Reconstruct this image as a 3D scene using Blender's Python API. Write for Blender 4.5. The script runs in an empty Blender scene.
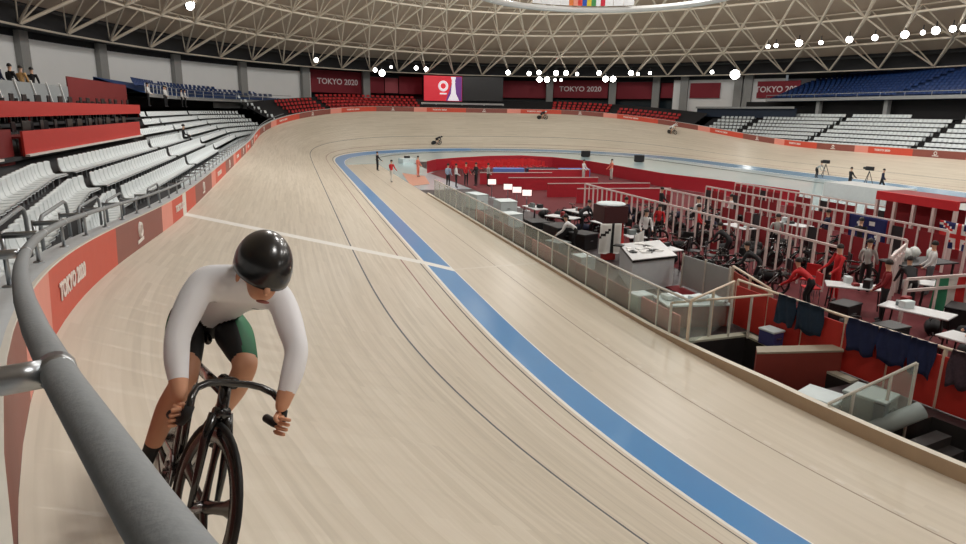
LAMP_W = 1080.; GLOW_W = 1450.; EXPO = 0.0; RIDER_YAW = .06
import bpy, math, random
import numpy as np
from mathutils import Vector, Matrix
random.seed(7)
PI = math.pi
scene = bpy.context.scene
COL = scene.collection

# ------------------------------------------------------------------ camera
CAM = np.array([-4.149, -40.2863, 4.968]); FPX = 649.178
YAW, PIT, ROL = [math.radians(a) for a in (16.4366, -13.7858, 0.9388)]
FW = np.array([math.sin(YAW)*math.cos(PIT), math.cos(YAW)*math.cos(PIT), math.sin(PIT)])
_r = np.array([math.cos(YAW), -math.sin(YAW), 0.0]); _u = np.cross(_r, FW)
RT = _r*math.cos(ROL) + _u*math.sin(ROL); UP = -_r*math.sin(ROL) + _u*math.cos(ROL)
def ray(x, y): return FW + RT*(x-483)/FPX + UP*(272-y)/FPX
def at(x, y, z):
    """ground point (height z) seen at a photograph position"""
    d = ray(x, y); t = (z-CAM[2])/d[2]; p = CAM + d*t
    return Vector((p[0], p[1], z))
def on_ellipse(x, y, r):
    d = ray(x, y); A, B = 46*r, 63*r
    ox, oy, dx, dy = (CAM[0]-21)/A, CAM[1]/B, d[0]/A, d[1]/B
    a = dx*dx+dy*dy; b = 2*(ox*dx+oy*dy); c = ox*ox+oy*oy-1
    t = (-b+math.sqrt(b*b-4*a*c))/(2*a); p = CAM + d*t
    return Vector(p)

# ------------------------------------------------------------------ the oval
TA, TT, A2, T2, MX = 22.3546, 15.7228, 11.0696, 41.7793, 0.1606
B0, B1, BP = math.radians(13.8192), math.radians(41.1208), 1.7601
TW, WH, TILT, BW, BS = 7.5333, 0.649, 0.1384, 1.0445, 0.2868
FD, FZ = 4.17, -0.215
_N = 2601
_s = np.linspace(-70, 190, _N); _m = np.abs((_s+62.5) % 125-62.5)
_w = np.clip((_m-TA)/TT, 0, 1); _w2 = np.clip((_m-A2)/T2, 0, 1); _ws = _w2*_w2*(3-2*_w2)
_k = (PI/2)/(TT/2+62.5-TA-TT)*(_w*(1-MX)+MX*_w*_w*(3-2*_w))
_ds = _s[1]-_s[0]
_th = np.concatenate([[0], np.cumsum((_k[1:]+_k[:-1])/2*_ds)]); _th -= np.interp(0, _s, _th)
_dx, _dy = np.sin(_th), np.cos(_th)
_X = np.concatenate([[0], np.cumsum((_dx[1:]+_dx[:-1])/2*_ds)]); _X -= np.interp(0, _s, _X)
_Y = np.concatenate([[0], np.cumsum((_dy[1:]+_dy[:-1])/2*_ds)]); _Y -= np.interp(0, _s, _Y)
_bk = B0+(B1-B0)*_ws**BP
def cen(s): return float(np.interp(s, _s, _X)), float(np.interp(s, _s, _Y))
def nrm(s):
    t = float(np.interp(s, _s, _th)); return -math.cos(t), math.sin(t)
def tan(s):
    t = float(np.interp(s, _s, _th)); return Vector((math.sin(t), math.cos(t), 0))
def bank(s): return float(np.interp(s, _s, _bk))
def out(s, off, z):
    x, y = cen(s); n = nrm(s); return Vector((x+n[0]*off, y+n[1]*off, z))
def surf(s, u, h=0.0):
    b = bank(s); p = out(s, u*math.cos(b), u*math.sin(b)); n = nrm(s)
    if h: p += Vector((-n[0]*math.sin(b), -n[1]*math.sin(b), math.cos(b)))*h
    return p
def infl(s, off, z=None):
    if z is None:
        z = -off*BS if off < BW else -BW*BS+(off-BW)/(FD-BW)*(FZ+BW*BS)
    return out(s, -off, z)
def wallp(s, h, o=0.0):
    """point on the outer wall, h up it from the track edge, o outward"""
    b = bank(s); ti = b*TILT; n = nrm(s); p = surf(s, TW)
    hh = min(h, WH); q = -hh*math.sin(ti)+o
    return p+Vector((n[0]*q, n[1]*q, hh*math.cos(ti)+max(h-WH, 0)))

# ------------------------------------------------------------------ materials
MATS = {}
def mat(name, col, rough=.5, metal=0., var=.08, scale=6., bump=0., emit=0., alpha=1., coat=0., spec=.5):
    if name in MATS: return MATS[name]
    m = bpy.data.materials.new(name); m.use_nodes = True; nt = m.node_tree; N = nt.nodes
    p = N['Principled BSDF']
    c = tuple(((v/12.92) if v <= .04045 else ((v+.055)/1.055)**2.4) for v in [q/255 for q in col])
    tc = N.new('ShaderNodeTexCoord'); nz = N.new('ShaderNodeTexNoise')
    nz.inputs['Scale'].default_value = scale; nz.inputs['Detail'].default_value = 3
    nt.links.new(tc.outputs['Object'], nz.inputs['Vector'])
    mx = N.new('ShaderNodeMix'); mx.data_type = 'RGBA'
    mx.inputs['A'].default_value = tuple(max(0, v*(1-var)) for v in c)+(1,)
    mx.inputs['B'].default_value = tuple(min(1, v*(1+var)) for v in c)+(1,)
    nt.links.new(nz.outputs['Fac'], mx.inputs['Factor'])
    nt.links.new(mx.outputs['Result'], p.inputs['Base Color'])
    p.inputs['Roughness'].default_value = rough; p.inputs['Metallic'].default_value = metal
    p.inputs['Specular IOR Level'].default_value = spec
    if coat: p.inputs['Coat Weight'].default_value = coat; p.inputs['Coat Roughness'].default_value = .15
    if bump:
        b = N.new('ShaderNodeBump'); b.inputs['Strength'].default_value = bump; b.inputs['Distance'].default_value = .02
        nt.links.new(nz.outputs['Fac'], b.inputs['Height']); nt.links.new(b.outputs['Normal'], p.inputs['Normal'])
    if emit:
        nt.links.new(mx.outputs['Result'], p.inputs['Emission Color']); p.inputs['Emission Strength'].default_value = emit
    if alpha < 1: p.inputs['Alpha'].default_value = alpha
    MATS[name] = m; return m
def glass_mat(name, col, f):
    m = bpy.data.materials.new(name); m.use_nodes = True; nt = m.node_tree; N = nt.nodes
    for n in list(N): N.remove(n)
    o = N.new('ShaderNodeOutputMaterial'); t = N.new('ShaderNodeBsdfTransparent'); g = N.new('ShaderNodeBsdfPrincipled')
    nz = N.new('ShaderNodeTexNoise'); nz.inputs['Scale'].default_value = .8
    mr = N.new('ShaderNodeMapRange'); mr.inputs['To Min'].default_value = f*.7; mr.inputs['To Max'].default_value = f*1.3
    g.inputs['Base Color'].default_value = (*col, 1); g.inputs['Roughness'].default_value = .12
    t.inputs['Color'].default_value = (.93, .96, .95, 1)
    s = N.new('ShaderNodeMixShader')
    nt.links.new(nz.outputs['Fac'], mr.inputs['Value']); nt.links.new(mr.outputs['Result'], s.inputs['Fac'])
    nt.links.new(t.outputs[0], s.inputs[1]); nt.links.new(g.outputs[0], s.inputs[2]); nt.links.new(s.outputs[0], o.inputs['Surface'])
    MATS[name] = m; return m
def wood_mat(name, c1, c2, c3, gx=.55, gy=16., rough=.38, spec=.35):
    """narrow strips laid along the oval; UV = metres along, metres up"""
    m = bpy.data.materials.new(name); m.use_nodes = True; nt = m.node_tree; N = nt.nodes; L = nt.links
    p = N['Principled BSDF']; uv = N.new('ShaderNodeUVMap')
    def mp(sx, sy):
        q = N.new('ShaderNodeMapping'); q.inputs['Scale'].default_value = (sx, sy, 1); L.new(uv.outputs['UV'], q.inputs['Vector']); return q
    n1 = N.new('ShaderNodeTexNoise'); n1.inputs['Scale'].default_value = 1; n1.inputs['Detail'].default_value = 4; L.new(mp(gx, gy).outputs[0], n1.inputs['Vector'])
    n2 = N.new('ShaderNodeTexNoise'); n2.inputs['Scale'].default_value = 1; n2.inputs['Detail'].default_value = 2; L.new(mp(.07, .35).outputs[0], n2.inputs['Vector'])
    br = N.new('ShaderNodeTexBrick'); br.inputs['Scale'].default_value = 1; br.inputs['Brick Width'].default_value = 3.2; br.inputs['Row Height'].default_value = .085
    br.inputs['Mortar Size'].default_value = .0; br.inputs['Color1'].default_value = (.25, .25, .25, 1); br.inputs['Color2'].default_value = (.75, .75, .75, 1)
    L.new(mp(1, 1).outputs[0], br.inputs['Vector'])
    lin = lambda c: tuple(((v/12.92) if v <= .04045 else ((v+.055)/1.055)**2.4) for v in [q/255 for q in c])+(1,)
    cr = N.new('ShaderNodeValToRGB'); e = cr.color_ramp
    e.elements[0].position = .3; e.elements[0].color = lin(c1); e.elements[1].position = .72; e.elements[1].color = lin(c2)
    ee = e.elements.new(.5); ee.color = lin(c3)
    mixv = N.new('ShaderNodeMath'); mixv.operation = 'MULTIPLY_ADD'; mixv.inputs[1].default_value = .35
    L.new(br.outputs['Color'], mixv.inputs[0])
    ad = N.new('ShaderNodeMath'); ad.operation = 'MULTIPLY_ADD'; ad.inputs[1].default_value = .42
    L.new(n1.outputs['Fac'], ad.inputs[0])
    ad2 = N.new('ShaderNodeMath'); ad2.operation = 'MULTIPLY'; ad2.inputs[1].default_value = .25; L.new(n2.outputs['Fac'], ad2.inputs[0])
    L.new(ad2.outputs[0], ad.inputs[2]); L.new(ad.outputs[0], mixv.inputs[2])
    L.new(mixv.outputs[0], cr.inputs['Fac']); L.new(cr.outputs['Color'], p.inputs['Base Color'])
    p.inputs['Roughness'].default_value = rough; p.inputs['Specular IOR Level'].default_value = spec
    MATS[name] = m; return m
M = mat

# ------------------------------------------------------------------ mesh builder
class MB:
    def __init__(s): s.v = []; s.f = []; s.m = []; s.uv = {}
    def add(s, vs, fs, mi=0):
        o = len(s.v); s.v += [tuple(v) for v in vs]
        for f in fs: s.f.append(tuple(i+o for i in f)); s.m.append(mi)
        return o
    def quad(s, a, b, c, d, mi=0): s.add([a, b, c, d], [(0, 1, 2, 3)], mi)
    def box(s, c, size, mi=0, R=None, bev=0.):
        hx, hy, hz = [q/2 for q in size]; c = Vector(c)
        if bev:
            b = bev; vs = []
            for z, k in ((-hz, 1), (-hz+b, 0), (hz-b, 0), (hz, 1)):
                i = b if k else 0
                X, Y = hx-i, hy-i
                for x, y in ((X, Y-b), (X-b, Y), (-X+b, Y), (-X, Y-b), (-X, -Y+b), (-X+b, -Y), (X-b, -Y), (X, -Y+b)): vs.append(Vector((x, y, z)))
            fs = [tuple(range(7, -1, -1)), tuple(range(24, 32))]
            for l in range(3):
                for i in range(8): j = (i+1) % 8; fs.append((l*8+i, l*8+j, l*8+8+j, l*8+8+i))
        else:
            vs = [Vector((x, y, z)) for z in (-hz, hz) for x, y in ((-hx, -hy), (hx, -hy), (hx, hy), (-hx, hy))]
            fs = [(3, 2, 1, 0), (4, 5, 6, 7), (0, 1, 5, 4), (1, 2, 6, 5), (2, 3, 7, 6), (3, 0, 4, 7)]
        if R is not None: vs = [R @ v for v in vs]
        s.add([v+c for v in vs], fs, mi)
    def obox(s, o, ax, ay, az, mi=0):
        """box from a corner and three edge vectors"""
        o, ax, ay, az = Vector(o), Vector(ax), Vector(ay), Vector(az)
        s.add([o, o+ax, o+ax+ay, o+ay, o+az, o+ax+az, o+ax+ay+az, o+ay+az], [(3, 2, 1, 0), (4, 5, 6, 7), (0, 1, 5, 4), (1, 2, 6, 5), (2, 3, 7, 6), (3, 0, 4, 7)], mi)
    def bar(s, a, b, w, h=None, mi=0, up=Vector((0, 0, 1))):
        a, b = Vector(a), Vector(b); d = b-a
        if d.length < 1e-6: return
        h = h or w; d.normalize(); u = Vector(up)
        if abs(d.dot(u)) > .98: u = Vector((1, 0, 0))
        x = d.cross(u).normalized(); y = x.cross(d).normalized()
        s.obox(a-x*w/2-y*h/2, x*w, y*h, b-a, mi)
    def tube(s, pts, r, n=8, mi=0, cap=True, closed=False):
        pts = [Vector(p) for p in pts]; k = len(pts); rs = r if isinstance(r, (list, tuple)) else [r]*k
        rings = []; prev = None
        for i, p in enumerate(pts):
            if closed: d = pts[(i+1) % k]-pts[i-1]
            else: d = (pts[min(i+1, k-1)]-pts[max(i-1, 0)])
            d.normalize()
            if prev is None:
                x = d.orthogonal().normalized()
            else:
                x = prev-d*prev.dot(d)
                x = x.normalized() if x.length > 1e-5 else d.orthogonal().normalized()
            prev = x; y = d.cross(x)
            rings.append([p+(x*math.cos(2*PI*j/n)+y*math.sin(2*PI*j/n))*rs[i] for j in range(n)])
        vs = [v for q in rings for v in q]; fs = []
        for i in range(k if closed else k-1):
            i2 = (i+1) % k
            for j in range(n): j2 = (j+1) % n; fs.append((i*n+j, i*n+j2, i2*n+j2, i2*n+j))
        if cap and not closed: fs += [tuple(range(n-1, -1, -1)), tuple((k-1)*n+j for j in range(n))]
        s.add(vs, fs, mi)
    def lathe(s, prof, c=(0, 0, 0), n=16, mi=0, R=None):
        c = Vector(c); vs = []
        for r, z in prof:
            for j in range(n):
                v = Vector((r*math.cos(2*PI*j/n), r*math.sin(2*PI*j/n), z)); vs.append((R @ v if R is not None else v)+c)
        fs = []
        for i in range(len(prof)-1):
            for j in range(n): j2 = (j+1) % n; fs.append((i*n+j, i*n+j2, (i+1)*n+j2, (i+1)*n+j))
        fs += [tuple(range(n-1, -1, -1)), tuple((len(prof)-1)*n+j for j in range(n))]
        s.add(vs, fs, mi)
    def ball(s, c, r, n=10, mi=0, R=None):
        r = r if isinstance(r, (tuple, list)) else (r, r, r); prof = []
        c = Vector(c); vs = []; m = max(4, n//2)
        for i in range(m+1):
            a = -PI/2+PI*i/m
            for j in range(n):
                v = Vector((r[0]*math.cos(a)*math.cos(2*PI*j/n), r[1]*math.cos(a)*math.sin(2*PI*j/n), r[2]*math.sin(a))); vs.append((R @ v if R is not None else v)+c)
        fs = [(i*n+j, i*n+(j+1) % n, (i+1)*n+(j+1) % n, (i+1)*n+j) for i in range(m) for j in range(n)]
        s.add(vs, fs, mi)
    def build(s, name, mats, parent=None, smooth=False, local=False):
        me = bpy.data.meshes.new(name)
        o = Vector((0, 0, 0))
        if parent is not None and not local:
            q = parent
            while q is not None: o += q.location; q = q.parent
        me.from_pydata([(v[0]-o.x, v[1]-o.y, v[2]-o.z) for v in s.v], [], s.f)
        for m in (mats if isinstance(mats, (list, tuple)) else [mats]): me.materials.append(m)
        me.polygons.foreach_set('material_index', s.m)
        if smooth: me.polygons.foreach_set('use_smooth', [True]*len(s.f))
        me.update(); ob = bpy.data.objects.new(name, me); COL.objects.link(ob)
        if parent is not None: ob.parent = parent
        return ob

def tag(o, label=None, cat=None, group=None, kind=None):
    if label: o['label'] = label
    if cat: o['category'] = cat
    if group: o['group'] = group
    if kind: o['kind'] = kind
    return o
def thing(name, label, cat, loc=(0, 0, 0), rz=0., group=None):
    o = bpy.data.objects.new(name, None); COL.objects.link(o); o.empty_display_size = .1
    o.location = loc; o.rotation_euler = (0, 0, rz)
    return tag(o, label, cat, group)
def struct(o): o['kind'] = 'structure'; return o
def copy_tree(o, parent=None):
    c = o.copy(); COL.objects.link(c)
    if parent is not None: c.parent = parent
    for ch in list(o.children): copy_tree(ch, c)
    return c
def dup(o, loc, rz=0., label=None, group=None):
    c = copy_tree(o); c.location = loc; c.rotation_euler = (0, 0, rz)
    if label: c['label'] = label
    if group: c['group'] = group
    return c
def text_obj(body, size, org, xd, yd, m, parent=None, name='lettering', lift=.012, bold=0., sx=1.):
    cu = bpy.data.curves.new('t', 'FONT'); cu.body = body; cu.size = size; cu.align_x = 'CENTER'; cu.align_y = 'CENTER'; cu.resolution_u = 3; cu.offset = bold
    cu.extrude = .004
    ob = bpy.data.objects.new('t', cu); COL.objects.link(ob); dg = bpy.context.evaluated_depsgraph_get(); dg.update()
    me = bpy.data.meshes.new_from_object(ob.evaluated_get(dg)); bpy.data.objects.remove(ob)
    xd, yd, org = Vector(xd).normalized(), Vector(yd).normalized(), Vector(org); nd = xd.cross(yd)
    b = MB(); b.add([org+xd*v.co.x*sx+yd*v.co.y+nd*(lift+v.co.z) for v in me.vertices], [tuple(p.vertices) for p in me.polygons])
    bpy.data.meshes.remove(me)
    return b.build(name, m, parent)
# ================================================================== THE SETTING
wood = wood_mat('pine_strip_wood', (190, 180, 163), (222, 213, 197), (208, 198, 180))
apron_wood = wood_mat('apron_wood', (196, 185, 167), (213, 203, 186), (205, 195, 177), .3, 5., .35)
white_line = M('white_track_line', (232, 230, 224), .5)
blue_band = M('blue_band_paint', (66, 142, 205), .3, var=.04, scale=.4, coat=.35)
red_line = M('red_track_line', (140, 96, 84), .5)
black_line = M('black_track_line', (62, 60, 60), .5)
dark_line = M('blue_black_track_line', (66, 72, 78), .5)
sheen_floor = M('floor_reflection_tint', (190, 214, 218), .2, var=.04, scale=.3, coat=.4)  # far floor: grazing reflections put into the pale bluish colour
band_sheen = M('blue_band_reflection_tint', (124, 156, 182), .24, var=.05, scale=.3, coat=.4)  # same blue band, its grazing reflection put into a paler colour
seam = M('apron_seam', (150, 134, 116), .5)

def sgrid(a, b, st, extra=()):
    v = list(np.arange(a, b+1e-6, st))+list(extra)
    return sorted(set(round(float(q), 4) for q in v))
LINE_S = -19.15
cuts_s = sgrid(-62.5, 187.5, .625, (LINE_S-.3, LINE_S+.3, -4.42, -4.3))
# --- banked track
rows = [(0, 1), (.05, 0), (.17, 3), (.22, 0), (.85, 2), (.90, 0), (2.45, 4), (2.50, 0), (TW, None)]
b = MB(); us = [r[0] for r in rows]
for s in cuts_s:
    for u in us: b.v.append(tuple(surf(s, u)))
n = len(us); uvs = []
for i in range(len(cuts_s)-1):
    sm = (cuts_s[i]+cuts_s[i+1])/2
    for j in range(n-1):
        mi = rows[j][1]
        if abs(sm-LINE_S) < .3: mi = 1
        if -4.42 < sm < -4.3 and mi == 0: mi = 5
        b.f.append((i*n+j, i*n+j+1, (i+1)*n+j+1, (i+1)*n+j)); b.m.append(mi)
        uvs += [(cuts_s[i], us[j]), (cuts_s[i], us[j+1]), (cuts_s[i+1], us[j+1]), (cuts_s[i+1], us[j])]
pale_line = M('pale_track_line', (214, 206, 192), .5)
tr = b.build('floor_track', [wood, white_line, red_line, black_line, dark_line, pale_line])
lay = tr.data.uv_layers.new(name='UVMap')
for i, q in enumerate(uvs): lay.data[i].uv = q
struct(tr)
# --- blue band and flat safety zone inside it
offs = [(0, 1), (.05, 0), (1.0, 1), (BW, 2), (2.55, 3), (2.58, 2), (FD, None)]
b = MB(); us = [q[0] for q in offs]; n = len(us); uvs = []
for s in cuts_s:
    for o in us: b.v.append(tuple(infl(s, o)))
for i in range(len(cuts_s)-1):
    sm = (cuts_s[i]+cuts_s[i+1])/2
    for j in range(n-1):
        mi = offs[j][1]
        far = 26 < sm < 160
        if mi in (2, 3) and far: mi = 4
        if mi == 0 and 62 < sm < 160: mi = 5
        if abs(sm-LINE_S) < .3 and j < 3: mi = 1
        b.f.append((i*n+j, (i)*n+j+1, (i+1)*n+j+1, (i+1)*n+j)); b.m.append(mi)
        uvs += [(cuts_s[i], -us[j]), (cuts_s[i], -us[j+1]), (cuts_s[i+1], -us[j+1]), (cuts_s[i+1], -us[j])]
ap = b.build('floor_safety_zone', [blue_band, blue_band, apron_wood, seam, sheen_floor, band_sheen]); ap.data.materials[1] = white_line
lay = ap.data.uv_layers.new(name='UVMap')
for i, q in enumerate(uvs): lay.data[i].uv = q
struct(ap)
b = MB(); z = Vector((0, 0, .004))
b.quad(infl(LINE_S-.09, BW)+z, infl(LINE_S+.09, BW)+z, infl(LINE_S+.09, FD)+z, infl(LINE_S-.09, FD)+z)
for i in range(22):                                   # tape dashes across the safety zone
    s = -36.6+i*.475
    b.quad(infl(s, 2.62)+z, infl(s+.16, 2.62)+z, infl(s+.16, 2.68)+z, infl(s, 2.68)+z)
struct(b.build('floor_tape_marks', pale_line))

# --- kerb round the inside of the safety zone
kerb_m = M('kerb_timber', (176, 152, 124), .5); kerb_top = M('kerb_cream_edge', (222, 216, 200), .5)
b = MB(); ks = sgrid(-56, 1.5, .75)
for i in range(len(ks)-1):
    s0, s1 = ks[i], ks[i+1]; P = lambda o, h, s: infl(s, o, FZ+h)
    K = lambda s: .10+.15*max(0, min(1, (-27-s)/4)); h0, h1 = K(s0), K(s1)
    b.quad(P(FD, 0, s0), P(FD, 0, s1), P(FD, h1, s1), P(FD, h0, s0), 0)
    b.quad(P(FD, h0, s0), P(FD, h1, s1), P(FD+.1, h1+.02, s1), P(FD+.1, h0+.02, s0), 1)
    b.quad(P(FD+.1, h0+.02, s0), P(FD+.1, h1+.02, s1), P(FD+.1, -.3, s1), P(FD+.1, -.3, s0), 0)
struct(b.build('trim_kerb', [kerb_m, kerb_top]))

# --- infield floor, with the stair well down to the tunnel beside the kerb
FL = -.25
fl_m = M('infield_floor_dark', (50, 40, 42), .5, var=.25, scale=.6)
car_m = M('infield_red_carpet', (92, 18, 26), .9, var=.12, scale=2.)
b = MB()
ss = sgrid(-62.5, 187.5, 1.25, (-40, -33.4, -31.4, -27.95)); oo = [FD, FD+.12, 6.2, 8, 11, 15, 19]
def is_hole(s, o): return FD+.12 < o < 6.2 and (-40 < s < -33.4 or -31.4 < s < -27.95)
for i in range(len(ss)-1):
    for j in range(len(oo)-1):
        sm, om = (ss[i]+ss[i+1])/2, (oo[j]+oo[j+1])/2
        if is_hole(sm, om): continue
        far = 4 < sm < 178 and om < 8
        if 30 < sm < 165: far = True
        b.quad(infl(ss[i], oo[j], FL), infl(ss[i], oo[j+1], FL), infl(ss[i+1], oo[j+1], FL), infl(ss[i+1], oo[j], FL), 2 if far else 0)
c = [infl(s, 19, FL) for s in ss[:-1]]
b.add(c, [tuple(range(len(c)-1, -1, -1))], 0)
struct(b.build('floor_infield', [fl_m, car_m, sheen_floor]))
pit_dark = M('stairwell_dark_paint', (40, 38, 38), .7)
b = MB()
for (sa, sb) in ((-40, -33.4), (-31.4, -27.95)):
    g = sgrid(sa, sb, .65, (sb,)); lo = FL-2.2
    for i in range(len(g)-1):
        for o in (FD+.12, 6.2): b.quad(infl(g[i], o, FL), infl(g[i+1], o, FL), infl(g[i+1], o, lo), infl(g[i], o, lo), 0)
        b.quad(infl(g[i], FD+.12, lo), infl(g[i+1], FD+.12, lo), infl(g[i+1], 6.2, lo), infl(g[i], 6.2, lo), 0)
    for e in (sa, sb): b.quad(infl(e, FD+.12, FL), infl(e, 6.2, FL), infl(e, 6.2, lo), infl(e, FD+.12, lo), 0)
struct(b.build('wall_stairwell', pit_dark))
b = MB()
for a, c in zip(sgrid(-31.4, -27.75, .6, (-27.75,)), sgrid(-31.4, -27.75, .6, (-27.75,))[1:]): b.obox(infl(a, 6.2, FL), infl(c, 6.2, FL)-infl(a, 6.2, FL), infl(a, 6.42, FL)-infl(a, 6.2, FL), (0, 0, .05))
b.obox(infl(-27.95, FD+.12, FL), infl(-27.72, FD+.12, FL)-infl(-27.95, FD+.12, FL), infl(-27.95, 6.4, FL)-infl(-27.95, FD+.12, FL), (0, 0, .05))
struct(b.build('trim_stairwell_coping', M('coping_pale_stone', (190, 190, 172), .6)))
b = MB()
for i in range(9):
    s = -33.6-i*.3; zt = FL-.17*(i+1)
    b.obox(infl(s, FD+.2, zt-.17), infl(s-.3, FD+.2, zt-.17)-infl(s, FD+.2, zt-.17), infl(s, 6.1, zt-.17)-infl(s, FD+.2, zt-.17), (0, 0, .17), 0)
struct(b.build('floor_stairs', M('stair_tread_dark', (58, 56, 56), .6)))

# --- outer wall of the track: advertising boards, cream capping, ledge
red_b = M('hoarding_red', (210, 80, 58), .5, var=.05); maroon_b = M('hoarding_maroon', (142, 80, 70), .5, var=.05)
pink_b = M('hoarding_pink', (234, 150, 134), .5, var=.05); cap_m = M('wall_capping_cream', (226, 222, 212), .5)
ledge_m = M('ledge_grey', (206, 212, 216), .6)
b = MB(); PER = 11.33
ws = sgrid(-62.5, 187.5, .5, tuple(-23+PER*k+q for k in range(-4, 19) for q in (0, 1.6, 6.4) if -62.5 < -23+PER*k+q < 187.5)+(LINE_S-.35, LINE_S+.35))
for i in range(len(ws)-1):
    s0, s1 = ws[i], ws[i+1]; sm = (s0+s1)/2; ph = (sm+23) % PER
    mi = 2 if ph < 1.6 else (0 if ph < 6.4 else 1)
    if abs(sm-LINE_S) < .35: mi = 3
    b.quad(wallp(s0, 0), wallp(s0, WH-.02), wallp(s1, WH-.02), wallp(s1, 0), mi)
    b.quad(wallp(s0, WH-.02), wallp(s0, WH), wallp(s1, WH), wallp(s1, WH-.02), 3)
    b.quad(wallp(s0, WH), wallp(s0, WH, .03), wallp(s1, WH, .03), wallp(s1, WH), 3)
    b.quad(wallp(s0, WH, .03), wallp(s0, WH, .30), wallp(s1, WH, .30), wallp(s1, WH, .03), 4)
    p0, p1 = wallp(s0, WH, .30), wallp(s1, WH, .30)
    b.quad(p0, p0-Vector((0, 0, 1.1)), p1-Vector((0, 0, 1.1)), p1, 4)
wl = struct(b.build('wall_track', [red_b, maroon_b, pink_b, cap_m, ledge_m]))
txt_w = M('hoarding_white_print', (238, 232, 226), .5)
def wall_print(s, body, size, bold=0.006, sx=1.):
    b_ = bank(s); ti = b_*TILT; n = nrm(s); up = Vector((-n[0]*math.sin(ti), -n[1]*math.sin(ti), math.cos(ti)))
    ob = text_obj(body, size, (0, 0, 0), (1, 0, 0), (0, 1, 0), txt_w, None, 'lettering', 0., bold, sx)
    for v in ob.data.vertices:                          # bend the print along the curved board
        q = wallp(s+v.co.x, WH*.5+v.co.y); nn = nrm(s+v.co.x); v.co = q-Vector((nn[0], nn[1], 0))*(.012+v.co.z)
    ob.parent = wl
for k in range(-1, 17):
    s0 = -23+PER*k
    if s0 > 132: break
    t_s = s0+3.2 if s0 > -20 else s0+PER-8.3 if False else s0+3.0
    wall_print(t_s, 'TOKYO 2020', .25, .01, 1.2)
    c = s0+8.6                                         # small ring emblem over a short line of print
    bb = MB(); bk_ = bank(c); ti = bk_*TILT; nn = nrm(c); up = Vector((-nn[0]*math.sin(ti), -nn[1]*math.sin(ti), math.cos(ti))); t = tan(c); nd = t.cross(up)
    o = wallp(c, WH*.58)+nd*.014
    bb.tube([o+t*(.13*math.cos(a*PI/8))+up*(.13*math.sin(a*PI/8)) for a in range(16)], .035, 5, closed=True)
    o2 = wallp(c, WH*.24)+nd*.012
    bb.obox(o2-t*.3-up*.03, t*.6, up*.07, nd*.008)
    bb.build('emblem', txt_w, wl)

# --- spectator terraces (concrete steps) round the oval
step_m = M('terrace_concrete_dark', (38, 38, 41), .8, var=.15, scale=1.5); conc_m = M('concourse_concrete', (56, 58, 62), .8)
RUN, RISE, OFF0, Z0 = .8, .415, 8.4, 2.2             # row k: offset OFF0+RUN*k, seat back top Z0+RISE*k
def lift(s):                                          # the far terrace stands behind the high bend, the right one a little up
    return max(0, wallp(s, WH).z-2.62) if 38.5 < s < 88 else (.35 if s >= 88 else 0.)
def shift(s): return .17*max(0, -20-s)
def terrace(name, s0, s1, k0, k1):
    b = MB(); g = sgrid(s0, s1, 1.5, (s1,))
    for i in range(len(g)-1):
        a, c = g[i], g[i+1]
        def P(s, k, up): return out(s, OFF0-.45+RUN*k-shift(s), Z0+RISE*(k+up)-.82+lift(s))
        for k in range(k0, k1+1):
            b.quad(P(a, k, -1), P(c, k, -1), P(c, k, 0), P(a, k, 0)); b.quad(P(a, k, 0), P(c, k, 0), P(c, k+1, 0), P(a, k+1, 0))
        pa, pc = P(a, k0, -1), P(c, k0, -1)
        wa, wc = wallp(a, WH, .3), wallp(c, WH, .3)
        wa.z = min(wa.z-.9, pa.z); wc.z = min(wc.z-.9, pc.z)
        b.quad(wa, wc, pc, pa)
    return struct(b.build(name, step_m))
terrace('floor_terrace_left', -34, 38, 0, 6)
terrace('floor_terrace_far', 38.6, 87.9, 0, 5)
terrace('floor_terrace_right', 88, 146, 0, 7)
# concourse ring behind the terraces out to the hall wall
b = MB(); g = sgrid(-62.5, 187.5, 2.5)
def hallp(p, r, z):
    a = math.atan2((p.y)/63, (p.x-21)/46); return Vector((21+46*r*math.cos(a), 63*r*math.sin(a), z))
for i in range(len(g)-1):
    a, c = out(g[i], 13.5, 5.0), out(g[i+1], 13.5, 5.0)
    b.quad(a, c, hallp(c, 1.1, 5.0), hallp(a, 1.1, 5.0))
struct(b.build('floor_concourse', conc_m))

# --- bare ground under the whole hall
b = MB(); c = [Vector((21+50.8*math.cos(2*PI*i/96), 69.5*math.sin(2*PI*i/96), -2.7)) for i in range(96)]; b.add(c, [tuple(range(96))])
struct(b.build('floor_substructure', M('substructure_dark', (30, 30, 32), .9)))
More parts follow.
